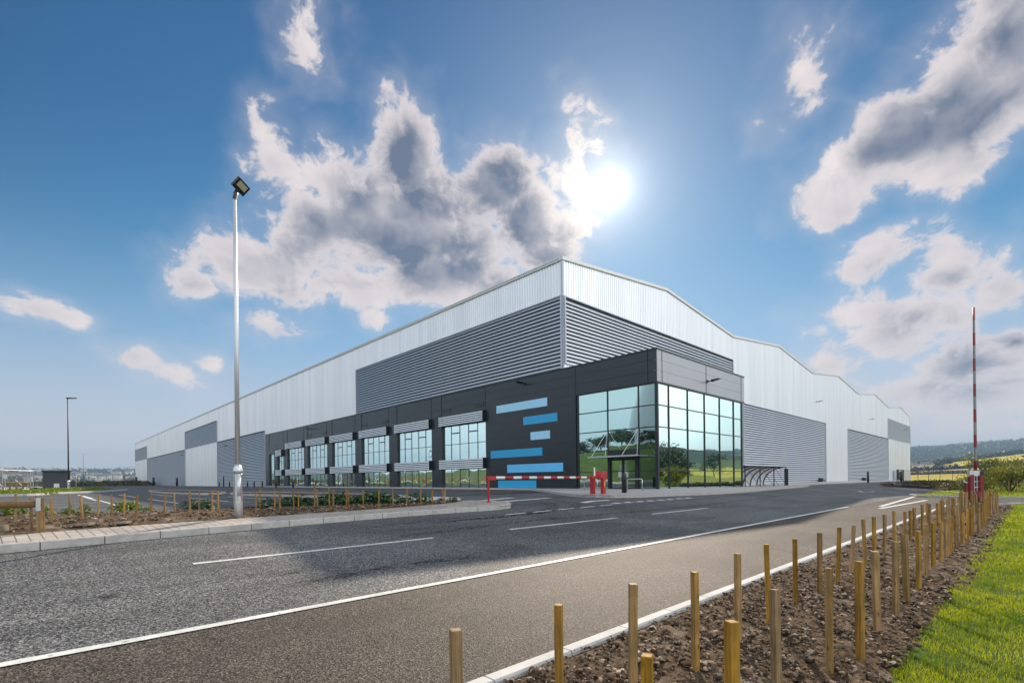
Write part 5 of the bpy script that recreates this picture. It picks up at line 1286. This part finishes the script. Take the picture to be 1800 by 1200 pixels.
for i, (pxx, rr_, s_, lb) in enumerate(((1606, 760, 7.5, 'dusky round tree just right of the warehouse end'), (1623, 780, 9.5, 'broad dark tree behind the far white houses'), (1645, 800, 8, 'dark tree left of the long wood'), (1658, 860, 9, 'tall dark tree at the left end of the wood'))):
    a_ = azel(pxx, 830)[0]; far_clumps('tree', lb, 'tree', [polar(rr_+rng.uniform(-6, 6), a_+rng.uniform(-.35, .35)) for _ in range(5)], s_*.6, s_, M['wood_far'], per=120, group='trees by the far houses')
for pxx, rr_, w, lb in ((1605, 690, 10, 'pale house with a grey roof just beyond the warehouse end'), (1629, 700, 13, 'long white house before the broad dark tree')):
    a_ = azel(pxx, 830)[0]; x, y = polar(rr_, a_); z = terrain(x, y); r = empty('house', (x, y, z), lb, 'house', 'far houses right of the warehouse')
    u = Vector((math.cos(math.radians(a_)), -math.sin(math.radians(a_)), 0)); v = Vector((math.sin(math.radians(a_)), math.cos(math.radians(a_)), 0)); o_ = Vector((x, y, z))
    def pt(a, b_, c): return o_+u*a+v*b_+Vector((0, 0, c))
    b = MB(); b.add([pt(-w/2, -5, -3), pt(w/2, -5, -3), pt(w/2, 5, -3), pt(-w/2, 5, -3), pt(-w/2, -5, 3.6), pt(w/2, -5, 3.6), pt(w/2, 5, 3.6), pt(-w/2, 5, 3.6)], [(0,1,5,4), (1,2,6,5), (2,3,7,6), (3,0,4,7), (4,5,6,7)]); b.build('wall', M['wall_w'], r)
    b = MB(); b.add([pt(-w/2-.6, -5.6, 3.5), pt(w/2+.6, -5.6, 3.5), pt(w/2+.6, 5.6, 3.5), pt(-w/2-.6, 5.6, 3.5), pt(-w/2*.7, 0, 6.5), pt(w/2*.7, 0, 6.5)], [(0,1,5,4), (2,3,4,5), (0,4,3), (1,2,5)]); b.build('roof', M['roof_t'], r)
far_clumps('hill_wood', 'hazy wooded hill rising beyond the fields', 'wood', [polar(rng.uniform(1750, 2620), rng.uniform(76, 100)) for _ in range(4200)], 9, 16, M['wood_far'], 'stuff', per=14, lift=.1)
far_clumps('hedge', 'dark scrub hedge along the track behind the island', 'hedge', [(rng.uniform(150, 190), rng.uniform(-4, 16)) for _ in range(8)], .6, 1.2, M['heather'], per=60, group=None)

# trees that stand behind the photographer and show in the glazing
def tree(x, y, h, w, label, group):
    z = terrain(x, y)
    for hx, hy, rx, ry, hh_ in ((-155, 130, 45, 95, 20), (170, -95, 75, 45, 5.)):
        z = max(z, hh_*math.exp(-(((x-hx)/rx)**2+((y-hy)/ry)**2)*.9)-.8)
    r = empty('tree', (x, y, z), label, 'tree', group)
    b = MB(); b.tube([(x, y, z-.5), (x+.1, y, z+h*.3), (x+.2, y+.1, z+h*.6)], [.3, .22, .1], 8)
    for i in range(5):
        a = rng.uniform(0, 6.28); b.tube([(x, y, z+h*(.25+.06*i)), (x+w*.35*math.cos(a), y+w*.35*math.sin(a), z+h*(.5+.06*i))], [.1, .03], 6)
    b.build('trunk', M['bark'], r)
    P = []; cl = [(rng.normal(0, w*.25), rng.normal(0, w*.25), h*rng.uniform(.35, .9), w*rng.uniform(.14, .26)) for _ in range(18)]
    for i in range(1300):
        c = cl[i % 18]; v = rng.normal(0, 1, 3); v /= np.linalg.norm(v); q = c[3]*rng.uniform(.4, 1.1); P.append((x+c[0]+v[0]*q, y+c[1]+v[1]*q, z+c[2]+v[2]*q))
    V, Fq = leafquads(P, rng.uniform(.25, .5, len(P))); np_mesh('crown', V, Fq, M['tree'], r)
for i in range(40):
    y = 30+i*5.2+rng.uniform(-3, 3); tree(-153+rng.uniform(-8, 8)-abs(y-130)*.05, y, rng.uniform(5, 7), rng.uniform(7, 10), 'dark tree on the grassy bank behind the photographer', 'trees on the bank')
for x, y, h in ((150, -42, 9), (165, -55, 8), (182, -60, 10), (200, -75, 13), (140, -60, 8), (220, -80, 11), (175, -85, 9), (240, -70, 12), (126, -36, 7)):
    tree(x, y, h, h*.9, 'dark tree in the meadow right of the photographer', 'trees in the meadow')
for x, y, R, H in ((64, 2.5, 2.2, 3.4), (68, -3.5, 2.4, 3.6), (74, -1, 2.0, 3.2)):
    bush('bush', x, y, 0, R, H, 1600, .14, M['bush'], 'leafy bush in the meadow beyond the right edge', 'bush', 'bushes beyond the right edge')

# ------------------------------------------------------------------ air
hb = MB(); hb.box(-3300, 3700, -2600, 3700, -16, 175)
m = bpy.data.materials.new('haze'); m.use_nodes = True; nt = m.node_tree; nt.nodes.remove(nt.nodes['Principled BSDF'])
pv = nt.nodes.new('ShaderNodeVolumePrincipled'); pv.inputs['Color'].default_value = (.36, .52, .70, 1); pv.inputs['Density'].default_value = HAZE_D; pv.inputs['Anisotropy'].default_value = 0.
nt.links.new(pv.outputs[0], nt.nodes['Material Output'].inputs['Volume'])
tag(hb.build('haze', m), kind='stuff')
